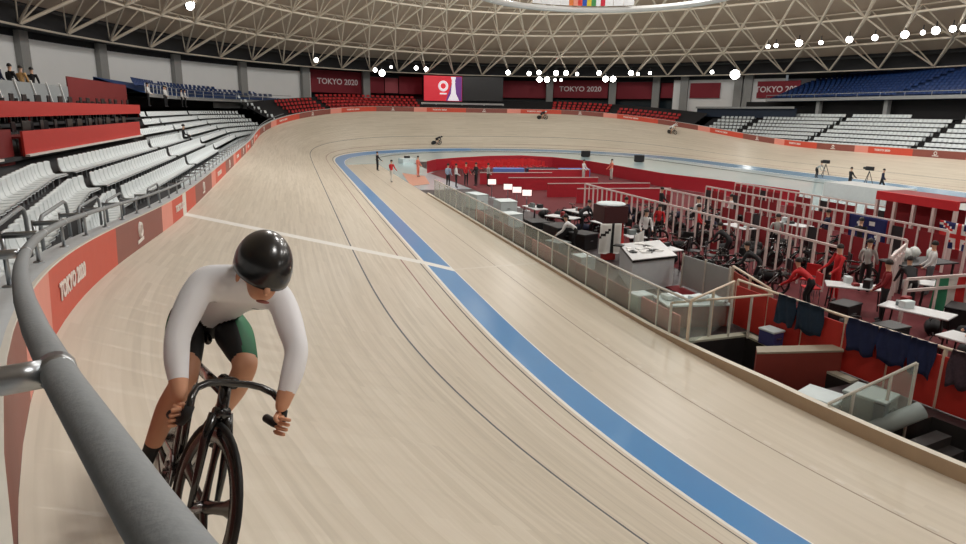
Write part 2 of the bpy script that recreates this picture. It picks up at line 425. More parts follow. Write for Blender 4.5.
# --- hall wall
panel_w = M('hall_wall_white_panel', (240, 241, 240), .7, var=.03, scale=.5); col_g = M('hall_column_grey', (150, 150, 148), .7)
dark_w = M('hall_wall_dark', (30, 32, 36), .7); teal_w = M('concourse_dark_glazing', (36, 50, 58), .25)
def ang(p): return math.atan2(p.y/63, (p.x-21)/46)
aT = ang(on_ellipse(781, 86, 1.05))
aL, aR = ang(on_ellipse(304, 90, 1.09)), ang(on_ellipse(672, 90, 1.09))
b = MB(); NA = 160
for i in range(NA):
    a0, a1 = 2*PI*i/NA, 2*PI*(i+1)/NA; E = lambda a, z, r=1.1: Vector((21+46*r*math.cos(a), 63*r*math.sin(a), z))
    am = (a0+a1)/2; dk = aR < am < aL; W = 1.1 if dk or -.75 < am < aT else 1.05
    b.quad(E(a0, -2.7, W), E(a1, -2.7, W), E(a1, 5.0, W), E(a0, 5.0, W), 1); b.quad(E(a0, 5.0, W), E(a1, 5.0, W), E(a1, 7.3, W), E(a0, 7.3, W), 2 if dk else 0)
    b.quad(E(a0, 7.3, W), E(a1, 7.3, W), E(a1, 10.2, W), E(a0, 10.2, W), 1 if dk else 0); b.quad(E(a0, 10.2, W-.002), E(a1, 10.2, W-.002), E(a1, 10.9, W-.002), E(a0, 10.9, W-.002), 1)
    if not dk and (aR < am+.06 and aR > am-.06 or aL < am+.06 and aL > am-.06): ae = a1 if abs(a1-aR) < abs(a0-aR) and abs(am-aR) < .1 else a0; b.quad(E(ae, 5.0, 1.05), E(ae, 5.0, 1.1), E(ae, 10.9, 1.1), E(ae, 10.9, 1.05), 1)
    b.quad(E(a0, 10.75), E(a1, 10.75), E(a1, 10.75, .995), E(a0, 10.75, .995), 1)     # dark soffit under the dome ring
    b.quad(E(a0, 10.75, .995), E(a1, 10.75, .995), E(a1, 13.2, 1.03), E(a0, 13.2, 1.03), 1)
struct(b.build('wall_hall', [panel_w, dark_w, teal_w]))
b = MB()
for a in [ang(on_ellipse(x, y, 1.044)) for x, y in ((21, 40), (102, 62), (177, 75), (243, 80))]+[-2.6+.35*q for q in range(8)]:
    c = Vector((21+46*1.044*math.cos(a), 63*1.044*math.sin(a), 7.85)); R = Matrix.Rotation(math.atan2(math.sin(a)/63*46, math.cos(a)), 3, 'Z')
    b.box(c, (.5, 1.1, 5.7), 0, R)
struct(b.build('wall_pilasters', col_g))

# --- dome: outer deck and the double layer tube lattice
deck_m = M('dome_deck_brown_grey', (188, 170, 152), .8, var=.12, scale=.3); tube_m = M('dome_lattice_cream_steel', (226, 214, 196), .5)
HC = 17.5
def dome(r, a, dz=0.): return Vector((21+46*r*math.cos(a), 63*r*math.sin(a), 10.75+dz+HC*(1-abs(r)**1.75)))
NR = 64; rr = [1, .915, .83, .745, .66, .575, .49, .40, .31]
b = MB()
R2 = [1.04]+[r+.0 for r in rr[1:]]+[.2, .1, .001]
for j in range(len(R2)-1):
    for i in range(NR*2):
        a0, a1 = 2*PI*i/NR/2, 2*PI*(i+1)/NR/2
        b.quad(dome(R2[j], a0, 2.6), dome(R2[j+1], a0, 2.6), dome(R2[j+1], a1, 2.6), dome(R2[j], a1, 2.6))
struct(b.build('ceiling_dome', deck_m))
b = MB()
def A(i, j): return 2*PI*(i+.5*(j % 2))/NR
for j, r in enumerate(rr):
    for i in range(NR):
        p = dome(r, A(i, j))
        b.tube([p, dome(r, A(i+1, j))], .17 if j == 0 else .13, 5, cap=False)                     # ring chord
        if j+1 < len(rr):
            i2 = i if j % 2 == 0 else i+1
            b.tube([p, dome(rr[j+1], A(i2, j+1))], .10, 5, cap=False)
            b.tube([p, dome(rr[j+1], A(i2-1, j+1))], .14, 5, cap=False)
            rm = (r+rr[j+1])/2; tp = dome(rm, A(i+.5, j), 2.1)                                 # top node over each bay
            for q in (p, dome(r, A(i+1, j)), dome(rr[j+1], A(i2, j+1))): b.tube([q, tp], .075, 4, cap=False)
            b.tube([tp, dome(rm, A(i+1.5, j), 2.1)], .085, 4, cap=False)
struct(b.build('ceiling_lattice', tube_m, smooth=True))
# ================================================================== SEATS
seat_w = M('seat_white_plastic', (222, 230, 232), .45, var=.03); seat_leg = M('seat_bracket_grey', (112, 116, 118), .6)
seat_red = M('seat_red_plastic', (190, 44, 46), .45, var=.06); seat_blue = M('seat_blue_plastic', (22, 54, 108), .5, var=.08)
def seat_geo(b, T=None, lo=False):
    """one shell seat: curved rounded back and pan; x along the row, y outward, z=0 at the tread, back top .80"""
    T = T or (lambda v: v)
    nx = 3 if lo else 6
    prof = [(.02, .40), (.06, .43), (.34, .41), (.40, .45), (.44, .60), (.47, .76), (.475, .80)]
    if lo: prof = [(.02, .49), (.37, .49), (.43, .60), (.475, .80)]
    vs = []
    for t in (0, 1):
        for (y, z) in prof:
            for i in range(nx+1):
                q = -1+2*i/nx; w = .2485 if not lo else .257
                top = max(0, (z-.60)/.2); cv = 0 if lo else 1; zz = z-.028*top*abs(q)**3*cv; yy = y-.05*top**.5*q*q*(.6 if z > .45 else 0)*cv
                w *= 1-.05*top*top*cv
                vs.append(T(Vector((q*w, yy+(.03 if t and z > .42 else 0), zz-(.03 if t and z <= .45 else 0)))))
    n = nx+1; k = len(prof); fs = []
    for t in (0, 1):
        for r in range(k-1):
            for i in range(nx):
                a = t*k*n+r*n+i; f = (a, a+1, a+n+1, a+n); fs.append(f if t == 0 else f[::-1])
    o = k*n
    for r in range(k-1):
        for i in (0, nx): a, c = r*n+i, r*n+i+n; fs.append((a, c, c+o, a+o))
    for i in range(nx):
        for r in (0, k-1): a = r*n+i; fs.append((a, a+1, a+1+o, a+o))
    b.add(vs, fs)
_sb = MB(); seat_geo(_sb)
_me = _sb.build('seat', seat_w, None, True); SEAT_ME = _me.data; bpy.data.objects.remove(_me)
ORD = ['lowest', 'second lowest', 'third lowest', 'fourth lowest', 'fifth lowest', 'sixth lowest', 'seventh lowest', 'topmost']
def seat_row(s0, s1, k, label, group, m=seat_w, detail=False, pitch=.5, off=None, z=None, tread=True):
    L = abs(s1-s0); num = max(1, int(round(L/pitch)))
    sm = (s0+s1)/2
    def base(s): return out(s, (OFF0+RUN*k-.45-shift(s)) if off is None else off, (Z0+RISE*k-.80+lift(s)) if z is None else z)
    if detail:
        t = thing('seat_row', label, 'seat row', base(sm), 0, group)
        for i in range(num):
            s = s0+(s1-s0)*(i+.5)/num; p = base(s); n_ = nrm(s)
            o = bpy.data.objects.new('seat', SEAT_ME); COL.objects.link(o); o.parent = t
            o.location = p-t.location; o.rotation_euler = (0, 0, math.atan2(n_[1], n_[0])-PI/2)
        b = MB()
        for i in range(num):
            s = s0+(s1-s0)*(i+.5)/num; p = base(s); n_ = Vector((*nrm(s), 0)); tt = tan(s)
            b.obox(p+n_*.2-tt*.06, tt*.12, n_*.12, (0, 0, .40))
        g = sgrid(min(s0, s1), max(s0, s1), 1., (max(s0, s1),))
        b.tube([base(s)+Vector((*nrm(s), 0))*.2+Vector((0, 0, .36)) for s in g], .03, 6)
        b.build('mounting_rail', seat_leg, t)
        return t
    b = MB()
    for i in range(num):
        s = s0+(s1-s0)*(i+.5)/num; p = base(s); n_ = Vector((*nrm(s), 0)); tt = tan(s)
        x = Vector((n_.y, -n_.x, 0))
        sc = (L/num)/.5
        seat_geo(b, lambda v: p+x*v.x*sc+n_*v.y+Vector((0, 0, v.z)), True)
        if tread: b.obox(p+n_*.15-x*.1, x*.2, n_*.1, (0, 0, .39))
    o = b.build('seat_row', m, None, True)
    return tag(o, label, 'seat row', group)
# left terrace: aisles at s = -18.4, -4.6, 8.3, 26.8
G = .35
sect = [(-18.4, -4.6), (-4.6, 8.3), (8.3, 26.8), (26.8, 39.6)]
sname = ['right of the hooped rails', 'around the seated spectator in black', 'in the middle of the left stand', 'at the far end of the left stand']
for k in range(7):
    for j, (a, c) in enumerate(sect):
        if k == 0 and j == 0: a = -12.5
        if k >= 4 and j == 0: continue
        if k >= 4 and j == 1: a = {4: -2.6, 5: 2.6, 6: 6.0}[k]
        if k == 0 and j == 3: continue
        seat_row(a+G, c-G, k, f'{ORD[k]} white seat row {sname[j]}', 'white seat rows of the left stand', detail=(j == 0 or (j == 1 and k < 4)))
for k, (a, c) in {1: (-25.4, -18.4), 2: (-31.5, -18.4), 3: (-31.5, -18.4)}.items():
    seat_row(a+G, c-G, k, {1: 'short white seat row just behind the hooped guard rails', 2: 'white seat row bending round towards the camera at the left edge', 3: 'white seat row at the left edge right under the red press desk'}[k], 'white seat rows of the left stand', detail=True)
# right terrace
rs = [(88.6, 93.4), (93.4, 105), (105, 118.3), (118.3, 131), (131, 142)]
rn = ['leftmost block', 'second block from left', 'third block from left', 'rightmost block', '']
for k in range(8):
    for j, (a, c) in enumerate(rs[:4]):
        if k == 7 and j == 2: c -= 5.
        seat_row(a+.5, c-.5, k, f'{ORD[k]} row of white seats across the track, {rn[j]}', 'white seat rows of the right stand')
# far red terrace
for k in range(6):
    for j, (a, c) in enumerate([(42.2, 47.0), (47.8, 58.5), (72.5, 78.6), (79.4, 86)]):
        if j in (0, 2) and k > 4 or (j == 3 and k > 3): continue
        seat_row(a, c, k, f'{ORD[k]} row of red seats behind the far banking, ' + ['left of the first column', 'left of the big red screen', 'right of the second white banner', 'near the right bend'][j], 'red seat rows behind the far bend', m=seat_red)
# stair aisles of the right stand: dark treads with a handrail
ais = M('aisle_tread_black', (22, 22, 24), .8)
for s, where in ((93.4, 'left'), (105, 'middle'), (118.3, 'right')):
    b = MB()
    for k in range(8):
        for h in (0, .5):
            p = out(s, OFF0+RUN*k-.45+h*RUN, Z0+RISE*k-.80+lift(s)+.02); n_ = Vector((*nrm(s), 0)); t_ = tan(s)
            b.obox(p-t_*.48, t_*.96, n_*.42, (0, 0, .22+h*.42))
    o = b.build('stair_aisle', ais); tag(o, f'{where} black stair flight climbing through the white seats across the track', 'stairs')

# ================================================================== HANDRAIL ON THE TRACK WALL (the big tube in front)
rail_m = M('handrail_grey_foam', (140, 145, 148), .65, var=.04, scale=60, bump=.1); steel_m = M('handrail_steel', (170, 174, 178), .3, .9)
t = thing('handrail', 'long grey padded tube handrail following the top of the left track wall', 'handrail', wallp(-38, WH))
RH, RO = .385, -.1
b = MB(); b.tube([wallp(s, WH+RH, RO) for s in sgrid(-46, 37, .4)], .027, 20); b.build('rail_tube', rail_m, t, True)
BR0 = -37.12
for i in range(46):
    s = BR0+1.42*i if i else BR0
    if i == 1: s = -35.0
    if i > 1: s = -35.0+1.42*(i-1)
    if s > 36.5: break
    b = MB(); a, e = wallp(s, WH+RH, RO), wallp(s, WH+RH, .15); n_ = (e-a).normalized(); tt = tan(s)
    b.tube([a+n_*.02, a+n_*.05, e], [.024, .024, .024], 14); b.tube([a-tt*.02, a+tt*.02], .0295, 16)
    foot = wallp(s, WH, .15)
    b.tube([e+Vector((0, 0, .03)), foot], .018, 8); b.lathe([(.05, 0), (.05, .012), (.03, .02)], foot, 10)
    b.build('rail_bracket', steel_m, t, True)
# hooped guard rails behind the wall
for i, (s, ln) in enumerate([(-34.6, 1.5), (-32.4, 1.5), (-30.3, 1.5), (-28.2, 1.5), (-26.2, 1.4), (-22.0, 1.5)]):
    b = MB(); zt = .34; o = .34+.12
    zb = wallp(s, WH).z-.9
    def hp(q, h): p = wallp(s+q, WH, o); return Vector((p.x, p.y, zb+h))
    H = wallp(s, WH).z+zt-zb
    pts = [hp(0, 0), hp(0, H*.6), hp(0, H-.15), hp(.05, H-.04), hp(.15, H), hp(ln-.15, H), hp(ln-.05, H-.04), hp(ln, H-.15), hp(ln, 0)]
    b.tube(pts, .024, 10)
    t2 = thing('hoop_rail', ['hooped grey guard rail nearest the camera at the left edge', 'second hooped grey guard rail from the camera', 'third hooped grey guard rail from the camera', 'fourth hooped grey guard rail from the camera', 'hooped grey guard rail in front of the short white seat row', 'hooped grey guard rail nearest the white finish post on the wall'][i], 'guard rail', hp(ln/2, 0), 0, 'hooped guard rails on the walkway')
    b.build('hoop_tube', M('hoop_grey_paint', (136, 142, 146), .4), t2, True)
    b = MB(); b.tube([hp(0, H*.55), hp(ln, H*.55)], .016, 8); b.build('mid_rail', M('hoop_grey_paint', (136, 142, 146), .4), t2, True)
# ================================================================== UPPER TIERS, BANNERS, SCREENS, PRESS DESKS
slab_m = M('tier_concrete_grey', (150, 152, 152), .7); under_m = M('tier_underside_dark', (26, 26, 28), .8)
def strip(b, s0, s1, prof, st=2., mi=None):
    g = sgrid(s0, s1, st, (s1,))
    for i in range(len(g)-1):
        for j in range(len(prof)-1):
            (o0, z0), (o1, z1) = prof[j], prof[j+1]
            b.quad(out(g[i], o0, z0), out(g[i], o1, z1), out(g[i+1], o1, z1), out(g[i+1], o0, z0), mi[j] if mi else 0)
# right upper tier (dark blue seats)
def tier_start(off, s):
    while True:
        p = out(s, off, 0)
        if math.hypot((p.x-21)/46, p.y/63) < 1.09 and ang(p) < aT+.02: return s
        s += .5
b = MB(); strip(b, 93, 150, [(14.6, 7.0), (14.6, 7.35), (15.2, 7.35), (15.4, 6.95), (14.6, 7.0)], 2., [0, 0, 1, 1])
for q in range(9):
    o0, o1 = 15.2+.96*q, 15.2+.96*(q+1); strip(b, tier_start(o1, 93), 150, [(o0, 7.35+.335*q), (o1, 7.35+.335*(q+1)), (o1, 7.05+.335*(q+1)), (o0, 6.95+.335*q)], 2., [1, 1, 1])
strip(b, tier_start(23.9, 93), 150, [(23.9, 9.6), (23.9, 11.0)], 2., [1]); g0 = []

struct(b.build('floor_upper_tier', [slab_m, M('tier_blue_paint', (22, 50, 96), .6)]))
for k in range(9):
    for j, (a, c) in enumerate([(tier_start(15.3+.93*k+.5, 93.5), 109), (109.8, 124), (124.8, 142)]):
        seat_row(a, c, k, 'dark blue seat row high on the upper tier above the white stand', 'blue seat rows of the upper tier', m=seat_blue, pitch=.55, off=15.3+.93*k, z=7.0+.335*k, tread=False)
for i, s in enumerate((99, 108.3, 117.6, 126.9, 136.2)):
    b = MB(); p = out(s, 15.6, 4.95); b.box(p+Vector((0, 0, 1.05)), (.5, .5, 2.1), 0, Matrix.Rotation(math.atan2(nrm(s)[1], nrm(s)[0]), 3, 'Z')); struct(b.build('wall_column', slab_m))
# dark back wall of the concourse under the upper tier
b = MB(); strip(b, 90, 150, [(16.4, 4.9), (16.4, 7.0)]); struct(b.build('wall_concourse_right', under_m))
# handrail along the tier front
t = thing('tier_railing', 'grey steel railing along the front edge of the blue upper tier', 'railing', out(110, 14.65, 7.35))
b = MB(); g = sgrid(93, 148, 1.5); b.tube([out(s, 14.7, 7.75) for s in g], .035, 6)
for s in g[::2]: b.bar(out(s, 14.7, 7.3), out(s, 14.7, 7.75), .04)
b.build('rail', slab_m, t)
# ramp platform to the left of the right stand
b = MB(); strip(b, 86.5, 98, [(13.0, 6.05), (13.0, 6.3), (14.6, 6.3)], 1.5); struct(b.build('floor_platform', slab_m))
b = MB(); strip(b, 86.5, 98, [(13.4, 4.9), (13.4, 6.1)], 1.5); struct(b.build('wall_platform', M('platform_dark_blue', (30, 44, 62), .6)))
# left upper balcony with blue seats
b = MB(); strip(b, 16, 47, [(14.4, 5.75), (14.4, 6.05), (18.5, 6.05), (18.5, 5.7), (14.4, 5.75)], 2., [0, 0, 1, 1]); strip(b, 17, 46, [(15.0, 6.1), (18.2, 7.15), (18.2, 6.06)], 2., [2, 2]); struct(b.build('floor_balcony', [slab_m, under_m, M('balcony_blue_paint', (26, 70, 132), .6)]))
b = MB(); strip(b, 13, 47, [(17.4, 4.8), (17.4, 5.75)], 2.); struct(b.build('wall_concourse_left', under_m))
for k in range(3):
    for j, (a, c) in enumerate([(17+4*k, 31), (31.8, 45)]):
        seat_row(a, c, k, 'blue seat row on the balcony above the left stand', 'blue seat rows of the left balcony', m=seat_blue, pitch=.55, off=15.0+.9*k, z=6.12+.3*k, tread=False)
t = thing('balcony_railing', 'white posted railing along the left balcony in front of blue seats', 'railing', out(26, 14.5, 6.05))
b = MB(); g = sgrid(16, 47, 1.6); b.tube([out(s, 14.5, 6.75) for s in g], .03, 6); b.tube([out(s, 14.5, 6.4) for s in g], .02, 6); b.build('rail', slab_m, t)
for s in g:
    b = MB(); b.bar(out(s, 14.5, 6.05), out(s, 14.5, 6.75), .05); b.build('post', panel_w, t)

# red press desks on the left stand
desk_r = M('press_desk_red', (188, 50, 42), .6, var=.05); desk_d = M('press_desk_dark_red', (120, 26, 26), .7); led_w = M('press_ledge_white', (222, 218, 212), .5)
dev = M('monitor_black', (24, 25, 28), .3); paper = M('paper_white', (230, 230, 228), .6)
def desk(label, x, y0, y1, zb, zt, ledge, depth=.75):
    t = thing('press_desk', label, 'desk', (x-depth/2, (y0+y1)/2, zb-.55), 0, 'red press desks')
    b = MB(); b.box((x-.03, (y0+y1)/2, (zb+zt)/2), (.06, y1-y0, zt-zb)); b.build('front_panel', desk_r, t)
    b = MB(); b.box((x-.06-depth/2, (y0+y1)/2, zt-.18), (depth, y1-y0, .05)); b.build('desk_top', desk_d, t)
    for q in (0, .5, 1):
        yy = y0+.1+(y1-y0-.2)*q; fz = 3.55 if x > -12 else 4.35
        for xx in (x-depth, x-.12): b = MB(); b.bar((xx, yy, fz), (xx, yy, zt-.2), .05); b.build('leg', desk_d, t)
    if ledge:
        b = MB(); b.box((x+.05, (y0+y1)/2, zb+.02), (.12, y1-y0, .06)); b.build('ledge', led_w, t)
    return t
def chair_proto():
    t = thing('tribune_chair', 'dark folding chair behind the red press desk', 'chair', (0, 0, 0), 0, 'dark chairs behind the press desks')
    b = MB(); b.box((0, 0, .45), (.44, .42, .05), bev=.015); b.build('seat', dev, t, local=True)
    b = MB(); b.box((-.22, 0, .72), (.04, .42, .32), bev=.012); b.build('backrest', dev, t, local=True)
    for sx in (-1, 1):
        for sy in (-1, 1):
            b = MB(); b.tube([(sx*.2, sy*.18, 0), (sx*.18, sy*.18, .62 if sx < 0 else .45)], .014, 6); b.build('leg', steel_m, t, local=True)
    return t
desk('lower red press desk with a white ledge left of the white seats', -11.42, -18.6, -3.1, 3.55, 4.25, True)
desk('lower red press desk at the left edge beyond the dark red gap', -11.42, -31, -20.4, 3.55, 4.25, True)
desk('upper red press desk running along the row of dark monitors', -13.0, -31, 5.6, 4.58, 5.1, False)
b = MB(); b.box((-11.75, -19.5, 3.55), (.1, 1.8, 1.5)); struct(b.build('wall_tribune_gap', desk_d))
b = MB()
for x0, x1, z in ((-12.95, -11.5, 3.55), (-14.7, -13.02, 4.35)): b.obox((x0, -32, z-.1), (x1-x0, 0, 0), (0, 28.9 if z < 4 else 37.6, 0), (0, 0, .1))
b.obox((-15.4, -34, 4.35), (.1, 31, 0), (0, 0, 0), (0, 0, 0)) if False else None
struct(b.build('floor_tribune', step_m))
mon = thing('desk_monitor', 'small dark monitor standing on the red press desk', 'monitor', (0, 0, 0), 0, 'dark monitors on the press desks')
b = MB(); b.box((0, 0, .26), (.04, .5, .3), bev=.01); b.build('screen', dev, mon, local=True)
b = MB(); b.box((0, 0, .06), (.03, .06, .14)); b.box((0, 0, .01), (.18, .22, .02)); b.build('stand', M('monitor_stand', (70, 72, 74), .5), mon, local=True)
ch = chair_proto(); first = [True, True]
for x, zt, zf, ys in ((-11.8, 4.25, 3.55, np.arange(-27, -3.4, 1.4)), (-13.35, 5.1, 4.35, np.arange(-27, 5.2, 1.35))):
    for i, y in enumerate(ys):
        if -20.6 < y < -18.3 and x > -12: continue
        y = float(y)+random.uniform(-.15, .15); loc = (x, y, zt-.15)
        if x < -12: lab, gr = 'dark monitor in the row along the upper red press desk', 'dark monitors on the upper press desk'
        else: lab, gr = 'dark monitor in the row along the lower red press desk', 'dark monitors on the lower press desk'
        if first[0]: mon.location = loc; mon['label'] = lab; mon['group'] = gr; first[0] = False
        else: dup(mon, loc, random.uniform(-.15, .15), lab, gr)
        cl = (x-.75, y+.5, zf)
        lab2 = 'dark chair behind the %s red press desk' % ('upper' if x < -12 else 'lower'); gr2 = 'dark chairs behind the %s press desk' % ('upper' if x < -12 else 'lower')
        if first[1]: ch.location = cl; ch['label'] = lab2; ch['group'] = gr2; first[1] = False
        else: dup(ch, cl, random.uniform(-.3, .3), lab2, gr2)
# grey screened rail behind the tribune, dark red booth
t = thing('tribune_railing', 'pale grey panelled railing with white posts behind the press tribune', 'railing', (-14.6, -18, 4.4))
b = MB(); b.box((-14.6, -14.0, 5.5), (.04, 23, .8)); b.build('rail_panel', M('rail_panel_grey', (150, 156, 158), .5), t)
for i in range(13):
    b = MB(); b.bar((-14.56, -25+i*1.85, 4.4), (-14.56, -26+i*1.85, 5.98), .07); b.build('post', panel_w, t)
b = MB(); b.obox((-19, -30, 4.85), (4.3, 0, 0), (0, 28, 0), (0, 0, .1)); struct(b.build('floor_tribune_gallery', conc_m))
t = thing('camera_booth', 'dark red draped camera booth at the back of the left stand', 'booth', (-16, 5, 5.0))
b = MB(); b.obox((-15.0, -.9, 5.0), (-.06, 0, 0), (0, 13., 0), (0, 0, 1.45)); b.build('front_drape', desk_d, t)
for y in (12.1,):
    b = MB(); b.obox((-15.06, y, 5.0), (-2.4, 0, 0), (0, .05, 0), (0, 0, 1.45)); b.build('side_drape', desk_d, t)

# banners and screens at the far end
ban_m = M('banner_maroon', (134, 32, 46), .7, var=.04, scale=1.); ban_p = M('banner_pink', (176, 84, 92), .7); ltr = M('banner_lettering', (232, 220, 222), .6)
def far_panel(name, label, cat, x0, x1, yt, yb, r, m, body=None, size=1., depth=.12, group=None, stretch=1.):
    a, c = on_ellipse(x0, (yt+yb)/2, r), on_ellipse(x1, (yt+yb)/2, r)
    zt, zb = on_ellipse((x0+x1)/2, yt, r).z, on_ellipse((x0+x1)/2, yb, r).z
    a.z = c.z = zb; ax = c-a; nd = Vector((0, 0, 1)).cross(ax).normalized()*-1
    if nd.dot(Vector(CAM)-a) < 0: nd = -nd
    t = thing(name, label, cat, (a+c)/2, 0, group)
    b = MB(); b.obox(a, ax, -nd*depth, (0, 0, zt-zb)); b.build('panel' if cat == 'banner' else 'screen_face', m, t)
    if body: text_obj(body, size, (a+c)/2+Vector((0, 0, (zt-zb)*.5)), ax, (0, 0, 1), ltr, t, 'lettering', .03, .02, stretch)
    return t, a, ax, nd, zt-zb
far_panel('wall_banner', 'maroon banner with white TOKYO 2020 lettering left of the big screen', 'banner', 310, 364, 71, 93, 1.07, ban_m, 'TOKYO 2020', 1.15, .1, None, 1.05)
far_panel('wall_banner', 'maroon banner with white TOKYO 2020 lettering in the middle of the far wall', 'banner', 553, 608, 80.5, 98, 1.07, ban_m, 'TOKYO 2020', 1.1, .1, None, 1.08)
far_panel('wall_banner', 'maroon banner half hidden by the blue upper tier, white TOKYO 2020 lettering', 'banner', 757, 800, 81, 98, 1.043, ban_m, 'TOKYO 2020', 1.1, .1, None, 1.0)
for i, (x0, x1, yt, yb, lab) in enumerate([(370, 384, 77, 93, 'narrow plain maroon banner right of the first grey column'), (399, 422, 77, 94, 'plain maroon banner touching the left side of the red screen'), (503, 546, 81, 98, 'wide plain maroon banner right of the black screen'), (616, 652, 82, 99, 'maroon banner with a pale emblem right of the second grey column'), (661, 675, 83, 98, 'narrow maroon banner left of the white wall panels'), (690, 720, 83, 98, 'plain maroon banner between white wall panels')]):
    far_panel('wall_banner', lab, 'banner', x0, x1, yt, yb, 1.07 if x0 < 670 else 1.043, ban_m)
far_panel('wall_banner', 'pale pink banner between two maroon ones left of the red screen', 'banner', 385, 398, 78, 93, 1.07, ban_p)
scr_r = M('screen_red_light', (226, 40, 58), .4, emit=.35, var=.12, scale=.4); scr_k = M('screen_black', (26, 26, 30), .3); scr_w = M('screen_white_light', (244, 236, 244), .4, emit=.5); scr_v = M('screen_violet_light', (120, 60, 150), .4, emit=.3)
t, a, ax, nd, h = far_panel('video_screen', 'bright red video screen with white emblem and white tower', 'screen', 424, 462, 76, 101, 1.0, scr_r)
X = ax.normalized(); L = ax.length; Z = Vector((0, 0, 1))
o = a+nd*.04
b = MB(); c = o+X*L*.5+Z*h*.6; b.tube([c+X*(.62*math.cos(q*PI/12))+Z*(.62*math.sin(q*PI/12)) for q in range(24)], .2, 6, closed=True); b.box(c-Z*1.15, (1.1, .06, .22), 0, Matrix.Rotation(math.atan2(X.y, X.x), 3, 'Z')); b.build('emblem', scr_w, t)
b = MB(); q = o+X*L*.77
for w0, w1, z0, z1 in ((.95, .42, .02, .3), (.42, .26, .3, .72), (.26, .34, .72, .78), (.22, .42, .78, .97)):
    b.quad(q-X*w0+Z*h*z0, q+X*w0+Z*h*z0, q+X*w1+Z*h*z1, q-X*w1+Z*h*z1)
b.build('tower_picture', scr_w, t)
b = MB(); q = o+X*L*.77-nd*.015; b.quad(q+Z*.05-X*L*.2, q+X*L*.22+Z*.05, q+X*L*.22+Z*h*.98, q+X*L*.02+Z*h*.98); b.build('violet_picture', scr_v, t)
far_panel('video_screen', 'large black switched off screen next to the red one', 'screen', 462.5, 503, 77, 101, 1.0, scr_k)
t = thing('screen_truss', 'pale grey steel truss standing below the red and black screens', 'truss', on_ellipse(462, 108, .985))
b = MB(); pts = [on_ellipse(x, 104, .985) for x in (422, 436, 462, 484, 503)]
zt, zb = pts[0].z-.05, 5.2
for p in pts: b.bar((p.x, p.y, zb), (p.x, p.y, zt+.3), .22)
for p, q in zip(pts, pts[1:]): b.bar((p.x, p.y, zt+.2), (q.x, q.y, zt+.2), .25); b.bar((p.x, p.y, zt-.35), (q.x, q.y, zt-.35), .12)
b.build('truss_frame', M('truss_pale_grey', (190, 190, 188), .5), t)
for x, y in ((305.5, 88), (366, 88), (549.5, 92), (612.5, 92), (656, 92), (684, 92), (738, 92), (748, 90)):
    p = on_ellipse(x, y, 1.06 if 310 < x < 672 else 1.04); b = MB(); b.box((p.x, p.y, 7.9), (1.1, .7, 5.8), 0, Matrix.Rotation(ang(p)+PI/2, 3, 'Z')); struct(b.build('wall_column', col_g))

# hung show lights round the dome ring: each lamp stands on the catwalk rim
hous = M('show_lamp_housing', (44, 46, 48), .5); lens = M('show_lamp_lens', (255, 252, 244), .3, emit=14., var=0)
lamps = [(190, 5, .935, .5), (316, 60, .955, .3), (375, 70, .955, .3), (382, 73, .955, .45), (391, 67, .955, .2), (416, 68, .955, .3), (426, 69, .955, .3), (508, 72.5, .955, .36), (529, 73.5, .955, .32), (539, 72.5, .955, .34), (556, 73, .955, .38), (566, 73, .955, .36), (577, 74, .955, .25), (599, 73, .955, .34), (539.5, 79.5, .935, .4), (547, 79.5, .935, .4), (605.5, 79, .935, .42), (613, 79, .935, .42), (555, 80, .935, .2), (561, 80, .935, .2), (631, 73, .955, .36), (638, 74, .955, .22), (650, 73, .955, .22), (712, 72, .955, .25), (735, 74.5, .935, .62),
         (768, 46.5, .87, 0.24), (776, 45.5, .87, 0.24), (799, 43, .87, 0.40), (821, 42.5, .87, 0.24), (849.5, 39.5, .87, 0.36), (875, 37.5, .87, 0.32), (905, 34.5, .87, 0.40), (923, 32.5, .87, 0.24), (936, 30.5, .87, 0.40), (953, 28.7, .87, 0.32), (964, 28, .87, 0.32)]
wh = {190: 'large bright show lamp high in the lattice at top left', 735: 'large bright show lamp hung low right of the far banners', 316: 'small show lamp above the left white wall panels'}
for x, y, r, rad in lamps:
    p = on_ellipse(x, y, r); v = (Vector((21, 0, 2))-p).normalized(); R = v.to_track_quat('Z', 'Y').to_matrix()
    side = 'in the row under the lattice on the right' if x > 760 else ('above the far banners' if x > 500 else 'left of and above the big screen')
    t = thing('show_lamp', wh.get(x, f'round white show lamp lit {side}'), 'lamp', p, 0, None if x in wh else 'show lamps '+side)
    b = MB(); b.lathe([(rad*.5, -rad*1.3), (rad*.95, -rad*.6), (rad*1.08, 0), (rad*1.08, .04)], p, 14, 0, R); b.bar(p, p+Vector((0, 0, rad+.5)), .08); b.build('housing', hous, t)
    b = MB(); b.lathe([(rad, .05), (rad*.9, .1), (rad*.4, .16)], p, 14, 0, R); b.build('lens', lens, t)
# lamp catwalk ring below the lattice
b = MB(); ca = [2*PI*i/96 for i in range(97)]
E_ = lambda a, r, z: Vector((21+46*r*math.cos(a), 63*r*math.sin(a), z))
b.tube([E_(a, 1.0, 12.2) for a in ca[:-1]], .10, 6, closed=True)
struct(b.build('ceiling_catwalk', hous))
